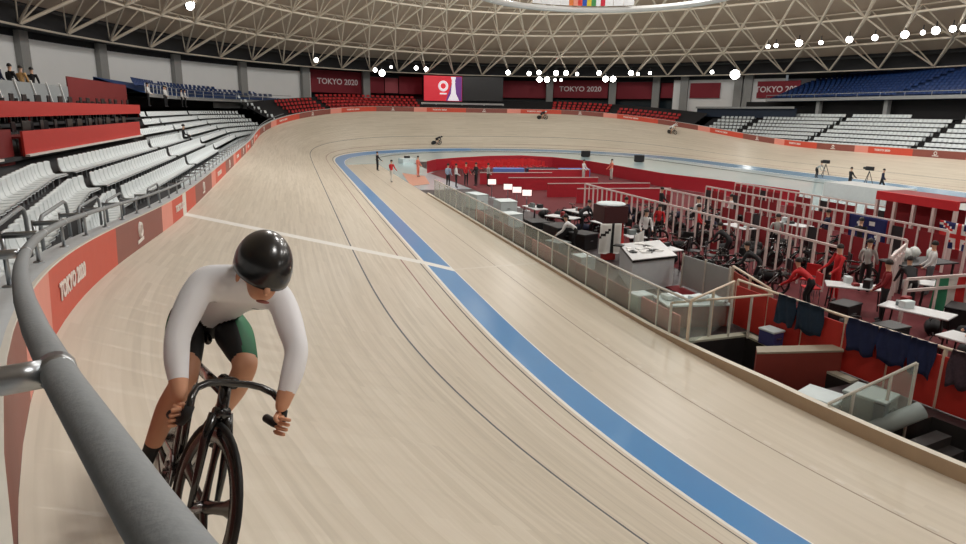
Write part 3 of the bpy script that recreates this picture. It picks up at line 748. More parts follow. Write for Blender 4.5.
# hung score cube with the flags, top centre
cx, cy, zc, RS = 23.5, 16., 15.75, 12.5
t = thing('hung_scoreboard', 'hung white scoreboard ring under the dome with a row of national flags', 'scoreboard', (cx, cy, zc))
b = MB(); b.tube([Vector((cx+RS*math.cos(q*PI/32), cy+RS*math.sin(q*PI/32), zc+.1)) for q in range(64)], .3, 8, closed=True); b.build('ring_truss', M('scoreboard_pale_steel', (206, 206, 204), .4), t)
fc = [(216, 120, 60), (226, 150, 130), (200, 60, 50), (40, 80, 170), (210, 190, 60), (70, 140, 80), (230, 230, 235), (190, 40, 60)]
def rim(q, w, h, d=0): 
    p = Vector((cx+(RS-.45-d)*math.cos(q), cy+(RS-.45-d)*math.sin(q), zc+.42)); tg = Vector((-math.sin(q), math.cos(q), 0)); b = MB()
    b.obox(p-tg*w/2, tg*w, Vector((math.cos(q), math.sin(q), 0))*.05, (0, 0, h)); return b
for i, q in enumerate((1.75, 1.66, 1.57, 1.48, 1.10, 1.01, .92)): rim(q, 1.05, 1.6).build('display_panel', M('scoreboard_white', (224, 226, 228), .5), t)
for i in range(8): rim(1.425-i*.04, .46, 1.1, .02).build('flag', M('flag_cloth_%d' % i, fc[i], .8), t)
for q in range(4):
    b = MB(); a_ = q*PI/2+.4; b.tube([(cx+RS*math.cos(a_), cy+RS*math.sin(a_), zc+.3), (cx+RS*math.cos(a_), cy+RS*math.sin(a_), 21.)], .05, 5); b.build('hanger_cable', steel_m, t)
# ================================================================== SKIN BODIES
def skin_geo(joints, bones, root, sub=2):
    """joints: name -> (pos, radius or (rx, ry)); bones: list of pairs. Returns verts, faces of one continuous surface"""
    names = list(joints); me = bpy.data.meshes.new('s')
    me.from_pydata([tuple(joints[n][0]) for n in names], [(names.index(a), names.index(b)) for a, b in bones], [])
    ob = bpy.data.objects.new('s', me); COL.objects.link(ob)
    md = ob.modifiers.new('skin', 'SKIN'); md.use_smooth_shade = True; md.branch_smoothing = .4
    ly = me.skin_vertices[0].data
    for i, n in enumerate(names):
        r = joints[n][1]; ly[i].radius = r if isinstance(r, (tuple, list)) else (r, r); ly[i].use_root = (n == root)
    sb = ob.modifiers.new('sub', 'SUBSURF'); sb.levels = sub; sb.render_levels = sub
    dg = bpy.context.evaluated_depsgraph_get(); dg.update()
    m2 = bpy.data.meshes.new_from_object(ob.evaluated_get(dg))
    vs = [Vector(v.co) for v in m2.vertices]; fs = [tuple(p.vertices) for p in m2.polygons]
    bpy.data.objects.remove(ob); bpy.data.meshes.remove(me); bpy.data.meshes.remove(m2)
    return vs, fs
def seg_d(p, a, b):
    ab = b-a; t = max(0, min(1, (p-a).dot(ab)/max(ab.dot(ab), 1e-9))); return (p-a-ab*t).length, t
SKIN = M('skin_tan', (216, 160, 128), .55, var=.05); SKIN2 = M('skin_light', (222, 178, 150), .55, var=.05); HAIR = M('hair_dark', (30, 24, 22), .6)

# ================================================================== TRACK BICYCLE (local frame: x forward, y left, z up, origin under the front wheel)
carb = M('carbon_black', (20, 20, 22), .25, var=.2, scale=20, coat=.6); rub = M('tyre_black', (14, 14, 15), .6); chrome = M('crank_steel', (150, 150, 154), .25, .9)
grip = M('bar_tape_black', (24, 24, 26), .7); decal = M('frame_decal_white', (220, 220, 222), .4)
def wheel(c, spokes, name, parent, R, steer=0.):
    """rim + tyre + carbon spokes (or closed disc when spokes = 0)"""
    c = Vector(c); Rz = Matrix.Rotation(steer, 3, 'Z')
    T = lambda v: Rz @ Vector(v)+c
    rim_ = MB(); n = 40
    ring = lambda r, y: [T((r*math.cos(2*PI*i/n), y, r*math.sin(2*PI*i/n))) for i in range(n)]
    prof = [(.315, .0095), (.285, .0125), (.255, .009), (.245, .0), (.255, -.009), (.285, -.0125), (.315, -.0095)]
    if spokes == 0: prof = [(.315, .0095), (.25, .014), (.03, .03), (.03, -.03), (.25, -.014), (.315, -.0095)]
    vs = [v for r, y in prof for v in ring(r, y)]; k = len(prof)
    rim_.add(vs, [(a*n+i, a*n+(i+1) % n, ((a+1) % k)*n+(i+1) % n, ((a+1) % k)*n+i) for a in range(k) for i in range(n)])
    w = rim_.build(name, carb, parent, True, local=True)
    t = MB(); t.tube(ring(.322, 0), .0125, 8, closed=True); t.build('tyre', rub, w, True, local=True)
    h = MB(); h.tube([T((0, -.05, 0)), T((0, -.03, 0)), T((0, .03, 0)), T((0, .05, 0))], [.012, .024, .024, .012], 12); h.build('hub', chrome, w, True, local=True)
    for i in range(spokes):
        a = 2*PI*i/spokes+.32; d = Vector((math.cos(a), 0, math.sin(a))); e = Vector((-math.sin(a), 0, math.cos(a))); b = MB()
        sec = []
        for q, wd, th in ((.02, .030, .014), (.10, .024, .011), (.19, .026, .010), (.252, .040, .009)):
            sec.append([T(d*q+e*wd*math.cos(u)+Vector((0, th*math.sin(u), 0))) for u in [2*PI*j/10 for j in range(10)]])
        b.add([v for s_ in sec for v in s_], [(r*10+j, r*10+(j+1) % 10, r*10+10+(j+1) % 10, r*10+10+j) for r in range(3) for j in range(10)])
        b.build('spoke', carb, w, True, local=True)
    return w
def bicycle(name, label, group=None, steer=0., crank=-1.05, light=None):
    t = thing(name, label, 'bicycle', (0, 0, 0), 0, group); fm = light or carb
    wheel((0, 0, .335), 5, 'front_wheel', t, .335, steer); wheel((-.975, 0, .335), 0, 'rear_wheel', t, .335)
    HT, HB, BB, ST, RH = Vector((-.085, 0, .80)), Vector((-.045, 0, .685)), Vector((-.57, 0, .285)), Vector((-.705, 0, .80)), Vector((-.975, 0, .335))
    b = MB()
    def aero(a, c, w, d, n=12, w2=None, d2=None):
        a, c = Vector(a), Vector(c); ax = (c-a).normalized(); y = Vector((0, 1, 0)); x = y.cross(ax).normalized(); vs = []
        for p, ww, dd in ((a, w, d), (a.lerp(c, .5), (w+(w2 or w))/2, (d+(d2 or d))/2), (c, w2 or w, d2 or d)):
            for j in range(n): u = 2*PI*j/n; vs.append(p+x*dd*math.cos(u)+y*ww*math.sin(u))
        b.add(vs, [(r*n+j, r*n+(j+1) % n, r*n+n+(j+1) % n, r*n+n+j) for r in range(2) for j in range(n)]+[tuple(range(n-1, -1, -1)), tuple(2*n+j for j in range(n))])
    aero(HB+Vector((.0, 0, -.01)), HT+Vector((-.003, 0, .012)), .024, .034)
    aero(HB+Vector((-.02, 0, .02)), BB, .022, .045, w2=.032, d2=.05); aero(HT+Vector((-.01, 0, -.025)), ST+Vector((.01, 0, -.03)), .018, .026)
    aero(BB, ST, .018, .034, w2=.016, d2=.028)
    for y in (-1, 1):
        b.tube([BB+Vector((-.03, y*.03, 0)), RH.lerp(BB, .45)+Vector((0, y*.045, -.01)), RH+Vector((0, y*.06, 0))], [.018, .014, .012], 8)
        b.tube([ST+Vector((-.01, y*.018, -.16)), RH+Vector((.0, y*.06, 0))], [.013, .010], 8)
    b.build('frame', fm, t, True, local=True)
    Rz = Matrix.Rotation(steer, 3, 'Z')
    b = MB()
    for y in (-1, 1): b.tube([Rz @ Vector(v) for v in ((-.035, y*.026, .70), (-.02, y*.046, .60), (-.004, y*.05, .45), (0, y*.052, .335))], [.022, .02, .015, .011], 10)
    b.tube([Rz @ Vector(v) for v in ((-.035, -.03, .70), (-.035, .03, .70))], .026, 10)
    b.build('fork', carb, t, True, local=True)
    st = MB(); st.tube([Rz @ Vector(v) for v in ((-.09, 0, .825), (-.04, 0, .83), (.022, 0, .835))], [.026, .021, .024], 10); st.build('stem', carb, t, True, local=True)
    hb = MB(); pts = []
    half = [(.02, 0, .835), (.022, .06, .836), (.03, .11, .83), (.055, .155, .815), (.09, .178, .79), (.115, .186, .76), (.112, .19, .72), (.085, .192, .695), (.045, .193, .69), (-.03, .194, .69)]
    pts = [Rz @ Vector((x, -y, z)) for x, y, z in half[::-1]]+[Rz @ Vector(v) for v in half[1:]]
    hb.tube(pts, .0145, 12); h = hb.build('handlebar', carb, t, True, local=True)
    for sgn in (1, -1):
        g = MB(); g.tube([Rz @ Vector((x, sgn*y, z)) for x, y, z in half[5:]], .0178, 12); g.build('grip', grip, h, True, local=True)
    sp = MB(); sp.tube([ST, ST+Vector((-.025, 0, .10))], [.016, .014], 10); sp.build('seatpost', carb, t, True, local=True)
    sd = MB(); prof = [(-.14, .066, .0), (-.10, .07, .004), (-.03, .045, .0), (.05, .022, -.004), (.13, .018, -.012)]; vs = []
    for x, w, z in prof:
        for j in range(10): u = 2*PI*j/10; vs.append(Vector((-.735+x+.02, w*math.cos(u), .925+z+.022*math.sin(u))))
    sd.add(vs, [(r*10+j, r*10+(j+1) % 10, r*10+10+(j+1) % 10, r*10+10+j) for r in range(4) for j in range(10)]+[tuple(range(9, -1, -1)), tuple(40+j for j in range(10))]); sd.build('saddle', carb, t, True, local=True)
    cr = MB(); ca, sa = math.cos(crank)*.165, math.sin(crank)*.165
    n = 32; Rr = .095; c0 = BB+Vector((0, -.048, 0)); vs = []
    for y in (-.0025, .0025):
        for r in (Rr, .055):
            vs += [c0+Vector((r*math.cos(2*PI*j/n), y, r*math.sin(2*PI*j/n))) for j in range(n)]
    cr.add(vs, [(j, (j+1) % n, n+(j+1) % n, n+j) for j in range(n)]+[(2*n+j, 3*n+j, 3*n+(j+1) % n, 2*n+(j+1) % n) for j in range(n)]+[(j, 2*n+j, 2*n+(j+1) % n, (j+1) % n) for j in range(n)])
    for a in range(5): cr.tube([c0, c0+Vector((.06*math.cos(a*1.2566), 0, .06*math.sin(a*1.2566)))], .008, 6)
    cr.tube([BB+Vector((0, -.065, 0)), BB+Vector((ca, -.075, sa))], [.017, .012], 8); cr.tube([BB+Vector((0, .065, 0)), BB+Vector((-ca, .075, -sa))], [.017, .012], 8); cr.tube([BB+Vector((0, -.07, 0)), BB+Vector((0, .07, 0))], .02, 10)
    k = cr.build('crankset', chrome, t, True, local=True)
    for sgn, (x, z) in ((-1, (ca, sa)), (1, (-ca, -sa))):
        pd = MB(); pd.box(BB+Vector((x, sgn*.115, z)), (.085, .07, .02), bev=.006); pd.build('pedal', carb, k, local=True)
    cn = MB(); c1 = RH+Vector((0, -.048, 0)); pts = [c0+Vector((Rr*math.cos(a), 0, Rr*math.sin(a))) for a in np.linspace(-PI/2, PI/2, 9)]+[c1+Vector((.034*math.cos(a), 0, .034*math.sin(a))) for a in np.linspace(PI/2, 3*PI/2, 7)]
    cn.tube(pts, .0045, 5, closed=True); cn.build('chain', chrome, t, local=True)
    dc = MB(); a, c = HB.lerp(BB, .25), HB.lerp(BB, .62)
    for sgn in (-1, 1): dc.obox(a+Vector((0, sgn*.0325, -.012)), c-a, (0, sgn*.001, 0), (.012, 0, .022))
    dc.build('frame_lettering', decal, t, local=True)
    return t
# rider's frame on the banking
RC = Vector((-4.6426, -37.8768, 3.1216))
_f, _l, _u2 = Vector((.2358, -.9586, .1598)), Vector((.9352, .1791, -.3056)), Vector((.2643, .2216, .9387))
_rot = Matrix.Rotation(RIDER_YAW, 3, _u2); _f = (_rot @ _f).normalized(); _l = (_rot @ _l).normalized()
RM = Matrix(((_f.x, _l.x, _u2.x, RC.x), (_f.y, _l.y, _u2.y, RC.y), (_f.z, _l.z, _u2.z, RC.z), (0, 0, 0, 1)))
bike = bicycle('track_bicycle', 'black carbon track bicycle ridden by the cyclist in white on the banking', steer=.16, crank=-1.15)
bike.matrix_world = RM
# ------------------------------------------------------------------ the rider (same local frame)
V = Vector
J = dict(pel=(V((-.735, .0, 1.0)), (.13, .105)), waist=(V((-.56, .0, 1.10)), (.135, .095)), chest=(V((-.33, 0, 1.185)), (.155, .115)), upch=(V((-.19, 0, 1.215)), (.135, .10)), neck=(V((-.06, 0, 1.255)), .06), skull=(V((.045, 0, 1.30)), .075), face=(V((.115, 0, 1.255)), .066), jaw=(V((.125, 0, 1.175)), .046),
    shR=(V((-.20, -.165, 1.20)), .075), elR=(V((-.06, -.228, .98)), .051), faR=(V((0, -.22, .89)), .048), wrR=(V((.055, -.197, .80)), .033), paR=(V((.075, -.196, .748)), (.04, .02)),
    shL=(V((-.17, .165, 1.205)), .075), elL=(V((.04, .22, 1.0)), .051), faL=(V((.08, .205, .90)), .048), wrL=(V((.10, .188, .805)), .033), paL=(V((.095, .188, .752)), (.04, .02)),
    hipR=(V((-.72, -.10, .97)), .105), thR=(V((-.53, -.105, .885)), .088), knR=(V((-.31, -.115, .765)), .056), caR=(V((-.42, -.135, .62)), .054), anR=(V((-.555, -.145, .36)), .034), heR=(V((-.585, -.147, .29)), .033), toR=(V((-.46, -.15, .145)), .030),
    hipL=(V((-.70, .10, .985)), .105), thL=(V((-.50, .105, .95)), .088), knL=(V((-.235, .105, .87)), .056), caL=(V((-.37, .115, .735)), .054), anL=(V((-.60, .125, .545)), .034), heL=(V((-.655, .126, .50)), .033), toL=(V((-.545, .128, .42)), .030))
bones = [('pel', 'waist'), ('waist', 'chest'), ('chest', 'upch'), ('upch', 'neck'), ('neck', 'skull'), ('skull', 'face'), ('face', 'jaw'),
         ('upch', 'shR'), ('shR', 'elR'), ('elR', 'faR'), ('faR', 'wrR'), ('wrR', 'paR'), ('upch', 'shL'), ('shL', 'elL'), ('elL', 'faL'), ('faL', 'wrL'), ('wrL', 'paL'),
         ('pel', 'hipR'), ('hipR', 'thR'), ('thR', 'knR'), ('knR', 'caR'), ('caR', 'anR'), ('anR', 'heR'), ('heR', 'toR'), ('pel', 'hipL'), ('hipL', 'thL'), ('thL', 'knL'), ('knL', 'caL'), ('caL', 'anL'), ('anL', 'heL'), ('heL', 'toL')]
J['pel'] = (J['pel'][0], (.125, .105)); vs, fs = skin_geo(J, bones, 'pel', 4)
b = MB(); b.add(vs, fs)
region = {}
W_, G_, S_, B_, K_ = 0, 1, 2, 3, 4                       # white jersey, black shorts, skin, green panel, black socks and shoes
segs = [('upch', 'neck', W_), ('chest', 'upch', W_), ('waist', 'chest', W_), ('pel', 'waist', W_), ('neck', 'skull', S_), ('skull', 'face', S_), ('face', 'jaw', S_), ('upch', 'shR', W_), ('shR', 'elR', W_), ('elR', 'wrR', W_), ('wrR', 'paR', S_), ('upch', 'shL', W_), ('shL', 'elL', W_), ('elL', 'wrL', W_), ('wrL', 'paL', S_)]
for s_ in 'RL': segs += [('pel', 'hip'+s_, G_), ('hip'+s_, 'th'+s_, G_), ('th'+s_, 'kn'+s_, S_), ('kn'+s_, 'ca'+s_, S_), ('ca'+s_, 'an'+s_, S_), ('an'+s_, 'he'+s_, K_), ('he'+s_, 'to'+s_, K_)]
P0 = J['pel'][0]
for i, f in enumerate(fs):
    c = sum((vs[q] for q in f), V((0, 0, 0)))/len(f); best = (9, None, 0)
    for a, e, m_ in segs:
        d, tt = seg_d(c, J[a][0], J[e][0]); rr_ = J[a][1]; rr_ = sum(rr_)/2 if isinstance(rr_, tuple) else rr_
        if d-rr_*.5 < best[0]: best = (d-rr_*.5, (a, e), tt, m_)
    (a, e), tt, m_ = best[1], best[2], best[3]
    if (a, e) == ('pel', 'waist') and tt < .55: m_ = G_
    if a == 'thL' and tt < .84 or a == 'thR' and tt < .55: m_ = G_
    if m_ == G_ and (a.startswith('th') or a.startswith('hip')):
        if c.y > .135 if a.endswith('L') else c.y < -.135: m_ = B_
        if a == 'thL' or a == 'hipL': m_ = B_ if c.y > .085 else G_
    if a.startswith('ca') and tt > .72: m_ = K_
    if a == 'neck' and tt < .2: m_ = W_
    if a in ('elR', 'elL') and tt > .85: m_ = S_
    if (a in ('shR', 'shL') and tt < .6 or a == 'upch' and e in ('shR', 'shL')) and (c-J[a][0].lerp(J[e][0], tt)).x < -.042: m_ = G_
    b.m[i] = m_
# hands: four fingers and a thumb curled round each drop, rooted in the palm
def hand(side):
    s_ = 'R' if side < 0 else 'L'; pa = J['pa'+s_][0]; yb = side*.193
    ax = V((1, 0, .28)).normalized()                        # along the hooked part of the bar
    ctr = V((.105 if side < 0 else .118, yb, .735))
    for k in range(4):
        c = ctr+V((-.006*k, 0, -.021*k))
        ln = (1., 1.08, 1.02, .85)[k]
        pts = [c+V((-.012, -side*.0, .0))+V((-.022, side*.016, .004))]
        for a in (20, 80, 140, 200, 245):
            r = math.radians(a); pts.append(c+V((-.004, 0, 0))+V((math.cos(r-PI/2-.4)*.0285*1.0, side*math.sin(r-PI/2+.9)*.0285*ln, 0)))
        jn = {'f%d' % q: (p, .0092-.0006*q) for q, p in enumerate(pts)}
        v2, f2 = skin_geo(jn, [('f%d' % q, 'f%d' % (q+1)) for q in range(5)], 'f0', 2); o = len(b.f); b.add(v2, f2, S_)
    pts = [pa+V((0, 0, .0)), ctr+V((-.018, -side*.016, .012)), ctr+V((.004, -side*.03, .0)), ctr+V((.022, -side*.022, -.012))]
    jn = {'t%d' % q: (p, (.015, .012, .0105, .0085)[q]) for q, p in enumerate(pts)}
    v2, f2 = skin_geo(jn, [('t0', 't1'), ('t1', 't2'), ('t2', 't3')], 't0', 2); b.add(v2, f2, S_)
hand(-1); hand(1)
jersey = M('jersey_white', (240, 241, 245), .7, var=.02, bump=.08); shorts = M('shorts_black', (22, 24, 26), .7); green = M('shorts_green', (22, 104, 66), .7); shoe = M('overshoe_black', (20, 20, 22), .6)
rider = thing('person', 'cyclist in white long sleeved jersey and black helmet leaning over a black track bicycle', 'person', (0, 0, 0))
rider.matrix_world = RM
b.build('body', [jersey, shorts, SKIN, green, shoe], rider, True, local=True)
# face
HD = V((.055, 0, 1.30)); hq = Matrix.Rotation(.40, 3, 'Y')     # head tipped down towards the track
fb = MB()
for y in (-.03, .03): fb.ball(V((.172, y, 1.262)), (.010, .014, .009), 10, 0)
fb.build('eyes', M('eye_dark', (30, 26, 26), .3), rider, True, local=True)
fb = MB(); v2, f2 = skin_geo({'a': (V((.172, 0, 1.262)), .010), 'b': (V((.19, 0, 1.235)), .012), 'c': (V((.197, 0, 1.218)), .014), 'd': (V((.175, 0, 1.212)), .010)}, [('a', 'b'), ('b', 'c'), ('c', 'd')], 'a', 2); fb.add(v2, f2); fb.build('nose', SKIN, rider, True, local=True)
fb = MB(); fb.ball(V((.168, 0, 1.182)), (.010, .026, .007), 12); fb.build('mouth', M('lips', (150, 84, 76), .5), rider, True, local=True)
for y in (-1, 1):
    fb = MB(); fb.ball(V((.05, y*.082, 1.262)), (.018, .009, .03), 10); fb.build('ear', SKIN, rider, True, local=True)
# helmet: smooth aero shell, open under the brow
hb = MB(); n, m_ = 28, 14; vs = []
for i in range(m_+1):
    ph = PI/2-(PI*.565)*i/m_
    for j in range(n):
        a = 2*PI*j/n; x, y, z = math.cos(ph)*math.cos(a), math.cos(ph)*math.sin(a), math.sin(ph)
        rx = .158 if x > 0 else .182
        vs.append(hq @ V((x*rx, y*.110, z*.142+(.0 if x > 0 else -.01*x*x)))+HD+V((.005, 0, .014)))
k = len(vs); vs += [HD+(v-HD)*.93 for v in vs]
f_ = [(i*n+j, (i+1)*n+j, (i+1)*n+(j+1) % n, i*n+(j+1) % n) for i in range(m_) for j in range(n)]
hb.add(vs, f_+[tuple(q+k for q in q_[::-1]) for q_ in f_]+[(m_*n+j, k+m_*n+j, k+m_*n+(j+1) % n, m_*n+(j+1) % n) for j in range(n)])
hb.build('helmet', M('helmet_black_gloss', (20, 21, 23), .28, var=.1, coat=.5), rider, True, local=True)
# ================================================================== PEOPLE (generic builder)
OCC = []; r5 = random.Random(11)
def free(x, y, r, own=None):
    if any(abs(x-X) < r+.06 and -25.6 < y < -7 for X in (11.35, 14.5, 17.6, 20.6)): return False
    return all((x-a)**2+(y-c)**2 > (r+q)**2 for a, c, q in OCC)
def person(label, loc, rz, shirt, pants, pose='stand', hair=HAIR, skin=None, h=1.72, group=None, seat_h=.45, cap=None, cat='person'):
    """one continuous body facing local +x; hair a child"""
    k = h/1.75; skin = skin or SKIN2; r = random.uniform
    if pose == 'sit':
        hz = seat_h+.10; hip = V((0, 0, hz)); ch_ = V((.03, 0, hz+.38)); nk = V((.04, 0, hz+.55)); kn = (.42, .0); 
        legs = lambda s: [V((.0, s*.10, hz-.01)), V((.40, s*.12, hz)), V((.42, s*.12, .10)), V((.56, s*.13, .05))]
    elif pose == 'walk':
        hz = .92; hip = V((0, 0, hz)); ch_ = V((.03, 0, 1.28)); nk = V((.04, 0, 1.46))
        legs = lambda s: [V((0, s*.09, .88)), V((.14*s+.06, s*.09, .50)), V((.22*s-.04, s*.09, .10 if s > 0 else .16)), V((.22*s+.12, s*.10, .05 if s > 0 else .08))]
    elif pose == 'bend':
        hz = .90; hip = V((-.08, 0, hz)); ch_ = V((.22, 0, 1.12)); nk = V((.36, 0, 1.22))
        legs = lambda s: [V((-.07, s*.10, .86)), V((.05, s*.11, .50)), V((-.04, s*.11, .10)), V((.11, s*.12, .05))]
    else:
        hz = .92; hip = V((0, 0, hz)); ch_ = V((.0, 0, 1.28)); nk = V((.0, 0, 1.46))
        legs = lambda s: [V((0, s*.095, .88)), V((.02, s*.10, .50)), V((-.01, s*.105, .10)), V((.14, s*.125, .05))]
    J = dict(pel=(hip, (.14, .10)), ch=(ch_, (.155, .105)), nk=(nk, .052), hd=(nk+V((.03, 0, .15)), .085), top=(nk+V((.02, 0, .21)), .07))
    bones = [('pel', 'ch'), ('ch', 'nk'), ('nk', 'hd'), ('hd', 'top')]
    for s, q in ((1, 'l'), (-1, 'r')):
        L = legs(s)
        for n, p, rad in zip(('hi', 'kn', 'an', 'to'), L, (.088, .062, .045, .04)): J[n+q] = (p, rad)
        bones += [('pel', 'hi'+q), ('hi'+q, 'kn'+q), ('kn'+q, 'an'+q), ('an'+q, 'to'+q)]
        sh = nk+V((-.01, s*.175, -.09)); f = r(.0, .28) if pose != 'bend' else .2
        el = sh+V((f*.5, s*.06, -.28)); ha = el+V((.10+f*.6, -s*.02, -.16)); fi = ha+V((.07, 0, -.05))
        if pose == 'sit': el = sh+V((.08, s*.05, -.26)); ha = el+V((.24, -s*.06, -.05)); fi = ha+V((.08, 0, -.01))
        if pose == 'arms': ha = el+V((.16, -s*.05, .22)); fi = ha+V((.03, 0, .08))
        for n, p, rad in (('sh', sh, .062), ('el', el, .046), ('ha', ha, .034), ('fi', fi, .028)): J[n+q] = (p, rad)
        bones += [('ch', 'sh'+q), ('sh'+q, 'el'+q), ('el'+q, 'ha'+q), ('ha'+q, 'fi'+q)]
    vs, fs = skin_geo(J, bones, 'pel', 1); b = MB(); b.add([v*k for v in vs], fs)
    mp = {('pel', 'ch'): 0, ('ch', 'nk'): 0, ('nk', 'hd'): 2, ('hd', 'top'): 2}
    for q in 'lr': mp.update({('pel', 'hi'+q): 1, ('hi'+q, 'kn'+q): 1, ('kn'+q, 'an'+q): 1, ('an'+q, 'to'+q): 3, ('ch', 'sh'+q): 0, ('sh'+q, 'el'+q): 0, ('el'+q, 'ha'+q): 0, ('ha'+q, 'fi'+q): 2})
    for i, f in enumerate(fs):
        c = sum((vs[q] for q in f), V((0, 0, 0)))/len(f); best = (9, 0)
        for (a, e), m_ in mp.items():
            d, tt = seg_d(c, J[a][0], J[e][0]); rr_ = J[a][1]; rr_ = rr_[1] if isinstance(rr_, tuple) else rr_
            if (a, e) == ('pel', 'ch') and tt < .12: m_ = 1
            if a == 'ch' and e == 'nk' and tt > .85: m_ = 2
            if d-rr_*.6 < best[0]: best = (d-rr_*.6, m_)
        b.m[i] = best[1]
    t = thing('person', label, cat, loc, rz, group); OCC.append((loc[0], loc[1], .36))
    b.build('body', [shirt, pants, skin, M('shoe_grey', (60, 60, 64), .6)], t, True, local=True)
    hdp = J['hd'][0]*k; hb = MB(); n, m_ = 12, 5; vv = []
    for i in range(m_+1):
        ph = PI/2-(PI*.56)*i/m_
        for j in range(n): a = 2*PI*j/n; vv.append(hdp+V((-.018, 0, .03))+V((.104*math.cos(ph)*math.cos(a)*(.86 if math.cos(a) > 0 else 1), .096*math.cos(ph)*math.sin(a), .112*math.sin(ph))))
    hb.add(vv, [(i*n+j, (i+1)*n+j, (i+1)*n+(j+1) % n, i*n+(j+1) % n) for i in range(m_) for j in range(n)])
    hb.build('cap' if cap else 'hair', cap or hair, t, True, local=True)
    return t
sh_w = M('shirt_white', (228, 228, 228), .8); sh_g = M('shirt_light_grey', (178, 180, 178), .8); sh_k = M('shirt_black', (32, 32, 36), .8); sh_b = M('shirt_blue', (40, 86, 178), .8); sh_r = M('shirt_red', (196, 34, 40), .8); sh_n = M('shirt_navy', (28, 36, 66), .8); sh_p = M('shirt_purple_blue', (74, 66, 140), .8); sh_pk = M('shirt_salmon', (226, 128, 110), .8)
pn_k = M('trousers_black', (28, 28, 32), .8); pn_w = M('trousers_pale', (206, 204, 198), .8); pn_g = M('trousers_grey', (96, 98, 102), .8); pn_b = M('trousers_brown', (70, 48, 40), .8)

# ================================================================== INFIELD FENCES
gl = glass_mat('fence_glass', (.62, .66, .60), .22); alu = M('fence_pale_steel', (206, 204, 194), .4); cream = M('rail_cream', (224, 208, 186), .5)
brown_red = M('barrier_brown_red', (128, 58, 46), .6, var=.06); bar_red = M('barrier_red', (190, 46, 36), .65, var=.06); bar_dk = M('barrier_dark_red', (136, 32, 36), .65)
def fence(name, label, pts, h, zb=FL, post_every=1, glass=True, low=None, rail_m=alu, group=None, post_w=.05, pane_mat=None):
    pts = [Vector((p.x, p.y, zb if zb is not None else p.z)) for p in pts]; t = thing(name, label, 'fence', pts[len(pts)//2], 0, group)
    b = MB(); b.tube([p+Vector((0, 0, h)) for p in pts], .032, 8); b.build('top_rail', rail_m, t, True)
    for i, p in enumerate(pts):
        if i % post_every == 0 or i == len(pts)-1:
            b = MB(); b.bar(p, p+Vector((0, 0, h)), post_w); b.build('post', rail_m, t)
    for p, q in zip(pts, pts[1:]):
        d = (q-p); 
        if d.length < .05: continue
        u = d.normalized(); n_ = Vector((-u.y, u.x, 0))
        if glass:
            b = MB(); b.obox(p+u*.03+Vector((0, 0, .06)), u*(d.length-.06), n_*.012, (0, 0, h-.12)); b.build('glass_pane', pane_mat or gl, t)
        if low:
            b = MB(); b.obox(p+u*.03+n_*.02+Vector((0, 0, .02)), u*(d.length-.06), n_*.03, (0, 0, low[0])); b.build('lower_panel', low[1], t)
    return t
F0 = FD+.17
fence('glass_fence', 'long glass fence with a pale top rail along the kerb beside the pits', [infl(s, F0, FL) for s in sgrid(-28.2, -.6, 1.38)], 1.12, post_w=.035)
# brown red skirting boards standing behind the glass fence
t = thing('barrier_board', 'low brown red barrier boards standing just behind the long glass fence', 'barrier', infl(-18, FD+.55, FL))
for i in range(9):
    s0, s1 = -27.4+i*2.05, -27.4+i*2.05+2.0; a, c = infl(s0, FD+.5, FL), infl(s1, FD+.5, FL); u = (c-a).normalized(); n_ = Vector((-u.y, u.x, 0))
    b = MB(); b.obox(a, c-a, n_*.05, (0, 0, .52)); b.build('board', brown_red if i % 4 else M('barrier_board_pink', (190, 106, 96), .6), t)
# return of the fence and the stair gate
A_, B_2 = infl(-28.2, F0, FL), infl(-26.9, 6.5, FL)
fence('glass_fence', 'short glass fence return with a cream rail rising away from the kerb', [A_, A_.lerp(B_2, .5), B_2], 1.14, rail_m=cream)
g0, g1 = at(661, 330, -.25), at(776, 340, -.25)
G0, G1 = V((4.36, -27.33, FL)), V((6.75, -27.86, FL))
gt = thing('stair_gate', 'white posted stair gate with open bars below the glass fence', 'gate', G0.lerp(G1, .5))
b = MB(); b.tube([G0+V((0, 0, .90)), G1+V((0, 0, 1.1))], .03, 8); b.build('top_rail', cream, gt, True)
for i in range(6):
    p = G0.lerp(G1, i/5); b = MB(); b.bar(p, p+V((0, 0, .90+.2*i/5)), .045); b.build('bar', alu, gt)
